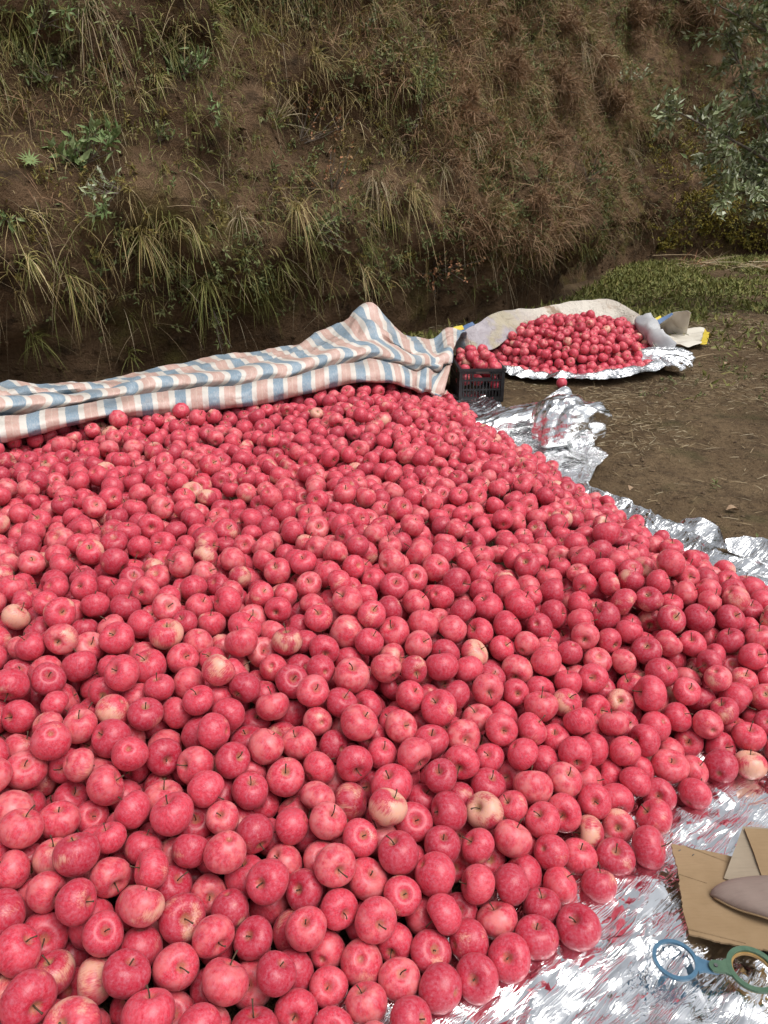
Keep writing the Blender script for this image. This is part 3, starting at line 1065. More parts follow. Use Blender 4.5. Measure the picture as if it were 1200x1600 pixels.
# sharpen the peak
lu = np.r_[0, np.cumsum(np.linalg.norm(np.diff((Fu + Cu) / 2, axis=0), axis=1))]
un = np.linspace(0, 1, NU)
prof = np.array([  # t, dz : rolled hem, second roll, sag, crest, fall behind
    [.10, -.060], [.02, -.045], [-.015, -.005], [.01, .040], [.09, .050], [.19, .030], [.27, -.004], [.335, -.030], [.31, -.006], [.29, .030],
    [.325, .066], [.40, .062], [.47, .040], [.535, .012], [.515, .030], [.50, .058], [.53, .078], [.60, .062], [.72, .034], [.86, .018], [.96, .012], [1.02, -.010], [1.10, -.09], [1.22, -.20], [1.36, -.32], [1.5, -.40]])
NVt = 120
profB = prof.copy()
profB[11:19] = [[.37, .070], [.42, .064], [.48, .056], [.53, .049], [.58, .043], [.63, .038], [.68, .033], [.72, .028]]
prA, prB = spline(prof, NVt), spline(profB, NVt)
arc = np.r_[0, np.cumsum(np.hypot(np.diff(prB[:, 0]) * .75, np.diff(prB[:, 1])))]
mA = np.clip((.46 - un) / .16, 0, 1) * (.75 + .25 * np.sin(un * 23)) + .9 * np.exp(-((un - .86) / .05) ** 2)
mA = np.clip(mA + .15 * vnoise(un * 9, un * 0, 0, 2), 0, 1)[:, None]
prT = prA[None, :, 0] * mA + prB[None, :, 0] * (1 - mA); prZ = prA[None, :, 1] * mA + prB[None, :, 1] * (1 - mA)
shift = .05 * np.sin(un * 7.0) + .05 * vnoise(un * 5, un * 0, 0, 3)
T = prT + (shift[:, None]) * np.clip((prT - .12) / .2, 0, 1) * np.clip((1 - prT) / .4, 0, 1)
fold = np.where((np.arange(NVt) > 45) & (np.arange(NVt) < 70), 1, 1)
p = Fu[:, None, :] + (Cu - Fu)[:, None, :] * T[..., None]
amp_f = (1.0 + .3 * vnoise(un * 6, un * 0, 0, 12) + .15 * vnoise(un * 19, un * 0, 0, 13))[:, None]
p[..., 2] += prZ * amp_f * .85
S_ = lu[:, None] + .0 * T
S_ = S_ + .36 * np.clip(arc[None, :] - arc[75], 0, .6) * (1 - .6 * np.clip((un[:, None] - .62) / .2, 0, 1)) - .12 * np.exp(-((arc[None, :] - arc[45]) / .08) ** 2) \
    - .05 * np.clip((arc[75] - arc[None, :]) / .2, 0, 1)
sx_, sy_ = S_, arc[None, :] + 0 * S_
wr = crumple(sx_, sy_, sx_ * 0, [(.34, .022, 3, .8), (.15, .011, 4, .7), (.06, .0030, 4, .6)], 33)
nrm = np.cross(np.gradient(p, axis=0), np.gradient(p, axis=1)); nrm /= np.linalg.norm(nrm, axis=-1, keepdims=True) + 1e-9
nrm *= np.sign(nrm[..., 2:3] + 1e-6)
wr = wr - wr.mean()
p = p + nrm * (wr * np.clip(T + .25, .3, 1))[..., None]
# ridge folds running up to the peak and down the right hand drape
pkf = np.exp(-((un[:, None] - .80) / .05) ** 2)
p[..., 2] += pkf * .03 * np.sin(T * 12 + un[:, None] * 40) * np.clip(T, 0, 1)
rt = np.clip((un[:, None] - .88) / .12, 0, 1)
p += nrm * (rt * .035 * np.sin(un[:, None] * 95 + T * 4))[..., None]
gz = .01
p[..., 2] = np.maximum(p[..., 2], gz)
hz = heap_h(p[..., 0], p[..., 1]) + .015
inner = T < .98
p[..., 2] = np.where(inner & (T > .02), np.maximum(p[..., 2], np.minimum(hz, .40) - .02), p[..., 2])
tarp = link('striped_tarpaulin', mesh_np('striped_tarpaulin', p.reshape(-1, 3), grid_faces(NU, NVt), True, {'suv': np.stack([sx_, sy_, sx_ * 0], -1).reshape(-1, 3)}), M['stripes'],
            label='blue white and pink striped woven tarpaulin folded over the back of the heap', category='tarpaulin')
sm = tarp.modifiers.new('thickness', 'SOLIDIFY'); sm.thickness = .003

# ------------------------------------------------------------------ far heap: foil, old sheet
ff = thing('far_foil_sheet', 'crumpled silver foil strip in front of the small far heap', 'foil sheet')
fo = np.array([gp(*q) for q in [(768, 566), (786, 580), (840, 590), (900, 592), (955, 588), (1005, 577), (1040, 560)]])
fi = fo + np.array([[.15, .2, 0]] * 7)
fcr = spline(fo, 260)
ft = np.gradient(fcr, axis=0)[:, :2]; ft /= np.linalg.norm(ft, axis=1)[:, None]
fn = np.stack([ft[:, 1], -ft[:, 0]], 1)
wv_ = np.linspace(-.28, .17, 60)
P2 = fcr[:, None, :2] + fn[:, None, :] * wv_[None, :, None]
z2 = .012 + crumple(P2[..., 0], P2[..., 1], P2[..., 0] * 0, [(.3, .018, 3, .6), (.12, .012, 4, .6), (.05, .004, 4, .5)], 55)
z2 = z2 - z2.mean() + .03 + .045 * np.exp(-((wv_[None, :] - .10) / .05) ** 2)
z2 = np.maximum(z2, .004)
link('sheet', mesh_np('sheet', np.concatenate([P2, z2[..., None]], -1).reshape(-1, 3), grid_faces(260, 60), False), M['foil'], ff)
e1 = gp(1035, 572); e2 = gp(1060, 580)
crumpled_lump('bunched_end', (e1[0], e1[1] + .05, .05), (.20, .10, .07), 15, ff, -.25)
crumpled_lump('rolled_end', (e2[0] - .02, e2[1] + .04, .045), (.10, .07, .055), 18, ff, -.5)

old = thing('old_cloth_sheet', 'stained cream and grey sheet turned up behind the small far heap', 'sheet')
bot = np.array([dp(735, 552, 5.75), dp(770, 545, 5.9), dp(800, 528, 6.05), dp(850, 512, 6.3), (2.0, 6.75, .2), dp(995, 518, 6.4), dp(1022, 540, 6.15), dp(1030, 558, 5.95)])
topp = np.array([dp(716, 518, 5.75), dp(745, 503, 5.95), dp(777, 488, 6.15), dp(850, 478, 6.5), dp(940, 466, 6.85), dp(988, 484, 6.7), dp(1008, 499, 6.45), dp(1014, 524, 6.15)])
n_, m_ = 240, 70
Bo, To = spline(bot, n_), spline(topp, n_)
w = np.linspace(0, 1.45, m_)
pp = Bo[:, None, :] + (To - Bo)[:, None, :] * np.minimum(w, 1)[None, :, None]
pp[..., 2] += .05 * np.sin(np.clip(w, 0, 1) * np.pi)[None, :] * 0
over = np.clip(w - 1, 0, 1)[None, :]
pp[..., 1] += over * .55; pp[..., 2] -= over * over * 1.4 + over * .25
cc = crumple(pp[..., 0], pp[..., 1] * .6, pp[..., 2], [(.5, .05, 3, .5), (.2, .018, 3, .5), (.08, .005, 3, .5)], 91)
pp[..., 1] += cc - cc.mean()
pp[..., 2] += (cc - cc.mean()) * .35
pp[..., 2] = np.maximum(pp[..., 2], .004)
bs = link('backing_sheet', mesh_np('backing_sheet', pp.reshape(-1, 3), grid_faces(n_, m_), True), M['oldsheet'], old)
sm = bs.modifiers.new('thickness', 'SOLIDIFY'); sm.thickness = .003
# rolled grey end
ra, rb = dp(997, 503, 6.5), dp(1030, 537, 6.1)
mb = MB()
rp = spline(np.array([ra, ra * .6 + rb * .4 + [0, 0, .01], rb, rb + [.10, -.05, -.03]]), 26)
rp[:, 2] = np.maximum(rp[:, 2], .06)
mb.tube(rp, np.interp(np.linspace(0, 1, 26), [0, .15, .6, 1], [.04, .075, .07, .035]) * (1 + .03 * np.sin(np.arange(26) * .9)), 18)
vv_ = np.vstack(mb.v); c_ = crumple(vv_[:, 0], vv_[:, 1], vv_[:, 2], [(.16, .035, 4, .5), (.06, .012, 4, .5)], 6)
vv_[:, 2] += c_; vv_[:, 0] += c_ * .6; mb.v = [vv_]
mb.build('rolled_fold', M['greywhite'], old, True)


def flat_sheet(name, outline, mat, parent, z0, cr, seed, n=34, edge=None):
    """wrinkled sheet spanned between two edge curves"""
    a, b = [spline(np.array(e), n) for e in outline]
    w = np.linspace(0, 1, n)
    q = a[:, None, :] * (1 - w)[None, :, None] + b[:, None, :] * w[None, :, None]
    c = crumple(q[..., 0], q[..., 1], q[..., 2], [(.35, cr, 3, .6), (.14, cr * .5, 4, .5)], seed)
    q[..., 2] += c - c.mean() + z0
    q[..., 2] = np.maximum(q[..., 2], .006)
    o = link(name, mesh_np(name, q.reshape(-1, 3), grid_faces(n, n), True), mat, parent)
    s_ = o.modifiers.new('thickness', 'SOLIDIFY'); s_.thickness = .003
    return o, q


fl, fq = flat_sheet('ground_flap', [[gp(1022, 538), gp(1050, 527), gp(1080, 520), gp(1100, 520)], [gp(1030, 545), gp(1060, 548), gp(1085, 545), gp(1095, 544)]], M['cream'], old, .03, .03, 5)
hm, _ = flat_sheet('hem', [[gp(1100, 520), gp(1104, 523), gp(1108, 526)], [gp(1093, 545), gp(1098, 546), gp(1103, 545)]], M['yellow_hem'], fl, .035, .012, 6, 16)
f2, _ = flat_sheet('upright_flap', [[gp(1020, 520), gp(1040, 524), gp(1060, 526), gp(1072, 526)], [dp(1022, 507, 6.9), dp(1044, 494, 7.0), dp(1062, 493, 7.0), dp(1078, 497, 6.9)]], M['cream'], old, .02, .05, 15)
h2, _ = flat_sheet('blue_edge', [[dp(1018, 506, 6.75), dp(1030, 499, 6.8), dp(1050, 488, 6.9)], [dp(1020, 512, 6.7), dp(1033, 505, 6.75), dp(1052, 491, 6.85)]], M['blue_hem'], f2, 0, .01, 17, 14)
h3, _ = flat_sheet('yellow_edge', [[dp(1016, 500, 6.78), dp(1024, 497, 6.8), dp(1032, 494, 6.85)], [dp(1020, 510, 6.72), dp(1028, 506, 6.75), dp(1034, 500, 6.8)]], M['yellow_hem'], f2, 0, .01, 18, 14)
h4, _ = flat_sheet('blue_edge', [[dp(708, 516, 5.62), dp(720, 512, 5.66), dp(738, 503, 5.75)], [dp(712, 521, 5.58), dp(724, 517, 5.6), dp(742, 508, 5.7)]], M['blue_hem'], bs, 0, .008, 19, 14)
h5, _ = flat_sheet('yellow_edge', [[dp(708, 512, 5.52), dp(714, 510, 5.54), dp(722, 508, 5.58)], [dp(712, 519, 5.5), dp(718, 517, 5.52), dp(725, 514, 5.55)]], M['yellow_hem'], bs, 0, .008, 20, 14)

# ------------------------------------------------------------------ black plastic crate
CW, CD, CH = .29, .44, .222
cb = gp(743, 613)
crate = thing('plastic_crate', 'black slotted plastic crate filled with apples beside the striped tarpaulin', 'crate', (cb[0], cb[1], -.012), rz=math.radians(3))


def crate_side(length, handle):
    mb = MB(); t = .008
    n = int(length / .021)
    for k in range(1, n):
        x = -length / 2 + k * length / n
        if handle and abs(x) < .055:
            mb.box((x, 0, .085), (.0075, t, .13))
        else:
            mb.box((x, 0, .115), (.0075, t, .20))
    for z, hgt in ((.018, .036), (.085, .010), (.145, .010), (.195, .012)):
        mb.box((0, .0005, z), (length - .004, t + .003, hgt))
    if handle:
        mb.box((0, .001, .157), (.125, t + .004, .014))
        for sx in (-1, 1): mb.box((sx * .060, .001, .18), (.010, t + .004, .045))
    return mb


for (dx, dy, L, rz, hd) in ((0, -CD / 2, CW, 0, True), (0, CD / 2, CW, math.pi, True), (-CW / 2, 0, CD, -math.pi / 2, False), (CW / 2, 0, CD, math.pi / 2, False)):
    o = crate_side(L - .012, hd).build('slotted_side', M['crate'], crate)
    o.location = (dx * .97, dy * .98, 0); o.rotation_euler = (0, 0, rz)
    if hd:
        mb = MB(); mb.box((0, -.007, .205), (.085, .006, .020)); g_ = mb.build('grip_bar', M['crate_tag'], crate); g_.location = (dx * .97, dy * .98, 0); g_.rotation_euler = (0, 0, rz)
for a in (-1, 1):
    for b in (-1, 1):
        mb = MB(); mb.box((a * (CW / 2 - .008), b * (CD / 2 - .008), CH / 2 - .002), (.022, .022, CH - .012)); mb.build('corner_post', M['crate'], crate)
mb = MB()
for a in (-1, 1):
    mb.box((a * CW / 2, 0, CH - .008), (.018, CD + .018, .016))
    mb.box((0, a * CD / 2, CH - .0085), (CW - .02, .018, .0165))
mb.build('rim', M['crate'], crate)
mb = MB(); mb.box((0, 0, .008), (CW - .01, CD - .01, .008)); mb.build('base', M['crate'], crate)


gk = np.random.default_rng(77)
KP = []
for (zz, nx, ny, dx) in ((.125, 3, 5, 0), (.19, 3, 5, .02), (.235, 3, 4, 0), (.275, 2, 2, 0)):
    sx_k = (CW - .10) / 2 if nx > 2 else .04
    sy_k = (CD - .10) / 2 if ny > 2 else .07
    for i in range(nx):
        for j in range(ny):
            KP.append([cb[0] - sx_k + 2 * sx_k * i / (nx - 1) + gk.normal(0, .008), cb[1] - sy_k + 2 * sy_k * j / (ny - 1) + gk.normal(0, .010) + dx, zz + gk.normal(0, .008) - .02 * (abs(i - (nx - 1) / 2) > .9)])
KP = np.array(KP); KR = np.clip(gk.normal(.039, .002, len(KP)), .035, .044)
apple_cloud('crate_apples', KP, KR, orient(len(KP), ag), np.clip(ag.gamma(1.3, .32, len(KP)), 0, 1.1), ag.random(len(KP)), TINY, ag,
            kind='stuff', label='apples heaped to the rim of the black crate', category='apples')

# ------------------------------------------------------------------ foreground: cardboard, cloth pad, sizing gauge
ZB = .033
card = thing('cardboard_sheet', 'torn brown cardboard with a folded flap lying on the foil', 'cardboard')
outl = [(1048, 1317), (1080, 1325), (1112, 1331), (1142, 1338), (1200, 1330), (1330, 1318), (1430, 1330), (1440, 1420), (1420, 1510), (1330, 1500), (1200, 1484), (1177, 1482), (1134, 1473), (1104, 1466), (1076, 1459), (1072, 1440), (1068, 1424), (1064, 1398), (1061, 1372), (1056, 1345)]
O = []
g = np.random.default_rng(3)
for i, q in enumerate(outl):
    a = gp(*q, ZB)[:2]; b = gp(*outl[(i + 1) % len(outl)], ZB)[:2]
    n = max(2, int(np.linalg.norm(a - b) / .006))
    for k in range(n):
        O.append(a + (b - a) * k / n + g.normal(0, .0010, 2))
mb = MB(); mb.prism(np.array(O), ZB - .004, ZB); mb.build('board', M['card'], card)
crease = MB()
for (a, b) in (((1061, 1366), (1104, 1380)), ((1076, 1452), (1165, 1474))):
    A_, B_ = gp(*a, ZB), gp(*b, ZB)
    crease.tube(np.linspace(A_, B_, 8) + np.c_[np.zeros((8, 2)), g.normal(0, .0003, 8)], .0013, 5)
crease.build('crease', M['card_edge'], card)
fo_ = [(1161, 1291), (1180, 1292), (1200, 1294), (1340, 1290), (1360, 1370), (1250, 1385), (1165, 1382), (1131, 1372), (1146, 1332)]
Zf = np.array([.062, .062, .062, .058, .036, .036, .036, .035, .047]) + .002
O2 = np.array([gp(*q, z)[:2] for q, z in zip(fo_, Zf)])
mb = MB(); mb.prism(O2, Zf - .004, Zf); mb.build('folded_flap', M['card_grey'], card, label='greyer folded cardboard flap')
fo3 = [(1163, 1294), (1180, 1294.5), (1200, 1296), (1338, 1292), (1356, 1366), (1260, 1378), (1192, 1374), (1178, 1332)]
Z3 = np.array([.0635, .0635, .0635, .060, .038, .038, .039, .050]) + .0045
O3 = np.array([gp(*q, z)[:2] for q, z in zip(fo3, Z3)])
mb = MB(); mb.prism(O3, Z3 - .003, Z3); mb.build('upper_flap', M['card'], card)
mb = MB()
for (px, py) in ((1062, 1329), (1083, 1336)):
    q = gp(px, py, ZB)
    mb.box((q[0], q[1], ZB + .0006), (.006, .0012, .0012), [[.8, -.6, 0], [.6, .8, 0], [0, 0, 1]])
mb.build('staple', M['rivet'], card)

# cloth pad: pointed, rounded
tip = gp(1111, 1391, ZB + .015); far_ = gp(1330, 1400, ZB + .02)
axd = (far_ - tip)[:2]; Lp = np.linalg.norm(axd); axd /= Lp; axn = np.array([-axd[1], axd[0]])
nu, nv = 60, 40
u = np.linspace(0, 1, nu); th = np.linspace(0, 2 * np.pi, nv, endpoint=False)
wid = .047 * np.clip(np.sin(np.clip(u, 0, 1) * np.pi) ** .62, 0.001, 1) * (1.0 + .1 * u)
hgt = .026 * np.clip(np.sin(u * np.pi) ** .5, .02, 1)
bow = -.018 * np.sin(u * np.pi)
cxy = tip[:2] + axd[None, :] * (u * Lp)[:, None] + axn[None, :] * bow[:, None]
PT = np.zeros((nu, nv, 3))
ct, st_ = np.cos(th), np.sin(th)
ct = np.sign(ct) * np.abs(ct) ** .85
PT[..., :2] = cxy[:, None, :] + axn[None, None, :] * (wid[:, None] * ct[None, :])[..., None]
PT[..., 2] = ZB + .004 + hgt[:, None] * (.72 + np.where(st_ > 0, st_, st_ * .7)[None, :]) + .002 * vnoise(cxy[:, :1] * 30 + 0 * th[None, :], th[None, :] * 1.0 + 0 * cxy[:, :1], 0, 4)
pad = thing('cloth_pad', 'smooth taupe pointed pad resting on the cardboard', 'pad', (0, 0, 0))
PV = PT.reshape(-1, 3)
link('cover', mesh_np('cover', PV, grid_faces(nu, nv).tolist() + [], True) if False else mesh_np('cover', PV, np.vstack([np.stack([
    (np.arange(nu - 1)[:, None] * nv + np.arange(nv)[None, :]).ravel(), ((np.arange(nu - 1)[:, None] + 1) * nv + np.arange(nv)[None, :]).ravel(),
    ((np.arange(nu - 1)[:, None] + 1) * nv + (np.arange(nv)[None, :] + 1) % nv).ravel(), (np.arange(nu - 1)[:, None] * nv + (np.arange(nv)[None, :] + 1) % nv).ravel()], 1)]), True), M['taupe'], pad)
mb = MB(); sl = np.r_[PT[1:-1, nv // 2, :]]; mb.tube(sl + [0, 0, -.004], .0022, 6); mb.build('seam', M['card_edge'], pad, True)

# apple sizing gauge: two rings on a rivet
ZG = .029
gauge = thing('sizing_gauge', 'blue and green two ring apple sizing gauge lying on the foil', 'gauge')


def circ(c, r, n=56, a0=0.0, rx=1.0):
    th = np.linspace(0, 2 * np.pi, n, endpoint=False) + a0
    return np.c_[c[0] + r * np.cos(th) * rx, c[1] + r * np.sin(th)]


cbl, crv, cgr = gp(1055, 1501, ZG)[:2], gp(1117, 1515, ZG)[:2], gp(1175, 1519, ZG)[:2]
rbl, rgr = .0395, .0435


def neck(mb, a, b, r, w0, w1, z0, z1):
    d = (b - a) / np.linalg.norm(b - a); n = np.array([-d[1], d[0]])
    p0 = a + d * (r - .002)
    o = [p0 - n * w0, p0 + d * .008 - n * w0 * .72, b - n * w1]
    th = np.linspace(-np.pi / 2, np.pi / 2, 10)
    o += [b + d * w1 * math.cos(t) + n * w1 * math.sin(t) for t in th]
    o += [p0 + d * .008 + n * w0 * .72, p0 + n * w0]
    mb.prism(np.array(o), z0, z1)


mb = MB(); mb.prism(circ(cbl, rbl), ZG, ZG + .005, circ(cbl, rbl - .0066)); neck(mb, cbl, crv, rbl, .017, .0105, ZG + .0003, ZG + .0047)
mb.build('blue_ring', M['blue_plastic'], gauge)
mb = MB(); mb.prism(circ(cgr, rgr), ZG + .0052, ZG + .0102, circ(cgr, rgr - .0085)); neck(mb, cgr, crv, rgr, .016, .0115, ZG + .0055, ZG + .0099)
mb.build('green_ring', M['green_plastic'], gauge)
mb = MB(); mb.prism(circ(cgr, rgr - .0035), ZG, ZG + .0051, circ(cgr, rgr - .0115)); mb.build('amber_ring', M['amber_plastic'], gauge)
mb = MB(); mb.prism(circ(crv, .0032, 14), ZG - .002, ZG + .0125); mb.build('rivet', M['rivet'], gauge)

# ------------------------------------------------------------------ vegetation
def blades(root, d, L, wdt, sag, nseg=3, g=rng, curl=None):
    """tapering strips: root (n,3), direction d (n,3), length L, width, gravity sag"""
    n = len(root)
    d = d / (np.linalg.norm(d, axis=1)[:, None] + 1e-9)
    t = np.linspace(0, 1, nseg + 1)
    c = root[:, None, :] + d[:, None, :] * (L[:, None] * t[None, :])[..., None]
    c[..., 2] -= (sag * L)[:, None] * t[None, :] ** 2
    side = np.cross(d, g.normal(size=(n, 3)) + np.array([0, 0, .3])); side /= np.linalg.norm(side, axis=1)[:, None] + 1e-9
    wt = np.interp(t, [0, .5, 1], [.8, 1, .12])
    off = side[:, None, :] * (wdt[:, None] * wt[None, :] * .5)[..., None]
    V = np.stack([c - off, c + off], 2)                         # n, seg+1, 2, 3
    base = (np.arange(n) * (nseg + 1) * 2)[:, None] + (np.arange(nseg) * 2)[None, :]
    F = np.stack([base, base + 1, base + 3, base + 2], -1).reshape(-1, 4)
    return V.reshape(-1, 3), F


def leaves(c, d, nrm, L, wdt):
    """folded diamond leaves: base point c, direction d, face normal nrm"""
    n = len(c)
    d = d / (np.linalg.norm(d, axis=1)[:, None] + 1e-9)
    s = np.cross(d, nrm); s /= np.linalg.norm(s, axis=1)[:, None] + 1e-9
    up = np.cross(s, d)
    a = c; b = c + d * L[:, None]
    m = c + d * (L * .48)[:, None] - up * (wdt * .12)[:, None]
    l = c + d * (L * .42)[:, None] + s * (wdt * .5)[:, None] + up * (wdt * .14)[:, None]
    r = c + d * (L * .42)[:, None] - s * (wdt * .5)[:, None] + up * (wdt * .14)[:, None]
    V = np.stack([a, l, b, r, m], 1).reshape(-1, 3)
    k = (np.arange(n) * 5)[:, None]
    F = np.concatenate([k + np.array([[0, 1, 4]]), k + np.array([[1, 2, 4]]), k + np.array([[2, 3, 4]]), k + np.array([[3, 0, 4]])], 0)
    return V, F


class Veg:
    def __init__(s): s.v = []; s.f = []; s.n = 0
    def add(s, V, F): s.v.append(V); s.f.append(F + s.n); s.n += len(V)
    def mesh(s, name, smooth=False):
        q = [f for f in s.f if f.shape[1] == 4]; t = [f for f in s.f if f.shape[1] == 3]
        fs = ([np.vstack(q)] if q else []) + ([np.vstack(t)] if t else [])
        return mesh_np(name, np.vstack(s.v), fs, smooth)


def tuft(p, nrm, g, n=30, L=.3, w=.006, sag=.8, spread=.5, up=.5):
    root = p + g.normal(0, .02, (n, 3))
    d = nrm * .8 + np.array([0, 0, up]) + g.normal(0, spread, (n, 3))
    return blades(root, d, L * g.uniform(.45, 1.15, n), w * g.uniform(.6, 1.3, n), sag * g.uniform(.5, 1.5, n), 3, g)


def sprig(p, nrm, g, n=24, R=.12, L=.06, w=.022, up=.4):
    """leafy weed: short stems with leaves around them"""
    ns = max(2, n // 7)
    sd_ = nrm * .7 + np.array([0, 0, up]) + g.normal(0, .6, (ns, 3)); sd_ /= np.linalg.norm(sd_, axis=1)[:, None]
    si = g.integers(0, ns, n)
    t = g.uniform(.15, 1, n)
    c = p + sd_[si] * (R * t)[:, None]
    d = sd_[si] * .5 + g.normal(0, .7, (n, 3))
    V, F = leaves(c, d, nrm * .5 + np.array([0, 0, .9]) + g.normal(0, .45, (n, 3)), L * g.uniform(.5, 1.2, n), w * g.uniform(.7, 1.2, n))
    return V, F, sd_, ns


VIS = (BPX > -260) & (BPX < 1460) & (BPY > -220) & (BPY < 640)
vs, vh = SS.ravel()[VIS], HH.ravel()[VIS]
s_lo, s_hi = vs.min(), vs.max()


def scatter(n, seed, h_lo=0.05, h_hi=5.0, dens=None):
    g = np.random.default_rng(seed)
    s = g.uniform(s_lo, s_hi, n * 9); h = g.uniform(h_lo, h_hi, n * 9)
    P = bank_pt(s, h); x, y, z = project(P)
    k = (x > -220) & (x < 1420) & (y > -160) & (y < 640)
    # farther ground shows smaller: thin it a little
    k &= g.random(len(s)) < np.clip(7.5 / z, .25, 1)
    if dens is not None:
        k &= g.random(len(s)) < dens(s, h)
    s, h, P = s[k][:n], h[k][:n], P[k][:n]
    return s, h, P, bank_normal(s, h), g


S_L = bank_at(0, 300)[0]; S_M = bank_at(600, 300)[0]; S_R = bank_at(1000, 300)[0]
right = lambda s: np.clip((s - S_M + .6) / 2.0, 0, 1)

# cover that nobody could count: dry grass, green grass, small weeds, olive moss
vg = Veg()
s, h, P, N, g = scatter(4300, 201, .5, 5.5, lambda s, h: np.clip(.35 + .9 * vnoise(s * 1.1, h * 1.2, 0, 8), .04, 1) * (1 - .45 * right(s)) * np.clip((h - .7) / 1.3, .12, 1))
for i in range(len(s)):
    vg.add(*tuft(P[i], N[i], g, int(g.integers(4, 12)), g.uniform(.07, .26), .0042, g.uniform(.3, 1.3), .6))
link('dry_grass_cover', vg.mesh('dry_grass_cover'), M['grass_dry'], kind='stuff')
vg = Veg()
s, h, P, N, g = scatter(4400, 203, .35, 5.5, lambda s, h: np.clip(.3 + .35 * (h - 1.2) + .9 * vnoise(s * .9 + 5, h * 1.1, 0, 18), .05, 1))
for i in range(len(s)):
    vg.add(*tuft(P[i], N[i], g, int(g.integers(5, 13)), g.uniform(.07, .20), .005, g.uniform(.5, 1.4), .55))
link('green_grass_cover', vg.mesh('green_grass_cover'), M['grass_green'], kind='stuff')
vg = Veg()
s, h, P, N, g = scatter(4400, 205, .3, 5.6, lambda s, h: np.clip(.35 + .2 * (h - 1.5) + .9 * vnoise(s * 1.3 - 7, h * 1.4, 0, 28), .05, 1))
for i in range(len(s)):
    V, F, _, _ = sprig(P[i], N[i], g, int(g.integers(8, 20)), g.uniform(.05, .15), g.uniform(.03, .06), .016)
    vg.add(V, F)
link('weed_cover', vg.mesh('weed_cover'), M['leaf'], kind='stuff')
vg = Veg()
s, h, P, N, g = scatter(1800, 207, .5, 5.6, lambda s, h: np.clip(.15 + .75 * right(s) + .6 * vnoise(s * .8 + 3, h * .9, 0, 38), .02, 1))
for i in range(len(s)):
    V, F, _, _ = sprig(P[i], N[i], g, int(g.integers(14, 34)), g.uniform(.06, .16), g.uniform(.025, .05), .014)
    vg.add(V, F)
link('olive_scrub_cover', vg.mesh('olive_scrub_cover'), M['leaf_olive'], kind='stuff')
vg = Veg()
s, h, P, N, g = scatter(900, 209, .15, 4.0, lambda s, h: np.clip((s - S_R - .3) / 1.5, 0, 1) * np.clip(1.7 - h * .6, 0, 1))
for i in range(len(s)):
    V, F, _, _ = sprig(P[i], N[i], g, 30, .2, .06, .03)
    vg.add(V, F)
link('yellow_moss_cover', vg.mesh('yellow_moss_cover'), M['leaf_moss'], kind='stuff')
# thin roots and dead stalks on the soil face
vg = Veg()
s, h, P, N, g = scatter(4200, 211, .3, 5.5)
d = g.normal(0, .5, (len(s), 3)) + N * .5 + np.array([0, 0, -.3])
vg.add(*blades(P, d, g.uniform(.10, .42, len(s)), g.uniform(.002, .0045, len(s)), g.uniform(.0, .9, len(s)), 4, g))
link('dead_stalk_cover', vg.mesh('dead_stalk_cover'), M['straw'], kind='stuff')
# feathery brown haze of dry shrubs on the right part
vg = Veg()
s, h, P, N, g = scatter(560, 213, .7, 5.0, lambda s, h: np.clip(right(s) * (1.1 - np.clip((s - S_R) / 1.5, 0, 1)) * (.5 + vnoise(s * 1.2, h * 1.2, 0, 48)), .02, 1))
for i in range(len(s)):
    n = 60
    c = P[i] + N[i] * .03 + g.normal(0, .06, (n, 3))
    vg.add(*blades(c, N[i] * .5 + np.array([0, 0, .5]) + g.normal(0, .6, (n, 3)), g.uniform(.08, .24, n), g.uniform(.003, .006, n), g.uniform(0, .8, n), 2, g))
link('feathery_scrub_cover', vg.mesh('feathery_scrub_cover'), M['feather'], kind='stuff')

# crumbs and clods sitting on the soil face
s, h, P, N, g = scatter(5000, 217, .02, 5.5)
OV = np.array([[1, 0, 0], [-1, 0, 0], [0, 1, 0], [0, -1, 0], [0, 0, 1], [0, 0, -1]], float)
OF = np.array([[0, 2, 4], [2, 1, 4], [1, 3, 4], [3, 0, 4], [2, 0, 5], [1, 2, 5], [3, 1, 5], [0, 3, 5]])
sz = .006 + .028 * g.random(len(s)) ** 3
Vc = OV[None] * (sz[:, None, None] * g.uniform(.5, 1.4, (len(s), 6, 1))) + (P + N * (sz * .2)[:, None])[:, None, :] + g.normal(0, .25, (len(s), 6, 3)) * sz[:, None, None]
link('bank_crumbs', mesh_np('bank_crumbs', Vc.reshape(-1, 3), [(OF[None] + (np.arange(len(s)) * 6)[:, None, None]).reshape(-1, 3)], False), M['bank'], kind='stuff')

# plants that can be told apart
def plant_tuft(px, py, label, n, L, sag, mat, up=.5, w=.007, spread=.45, green=0):
    s0, h0 = bank_at(px, py)
    p0 = bank_pt(s0, h0); nn = bank_normal(np.array(s0), np.array(h0))
    g = np.random.default_rng(int(px * 7 + py))
    r = thing('grass_tuft', label, 'grass tuft', tuple(p0), 'grass tufts on the earth bank')
    v = Veg(); v.add(*tuft(nn * .02, nn, g, n, L, w, sag, spread, up))
    link('blades', v.mesh('blades'), M[mat], r)
    if green:
        v = Veg(); v.add(*tuft(nn * .02, nn, g, green, L * .7, w, sag, spread, up)); link('green_blades', v.mesh('green_blades'), M['grass_green'], r)


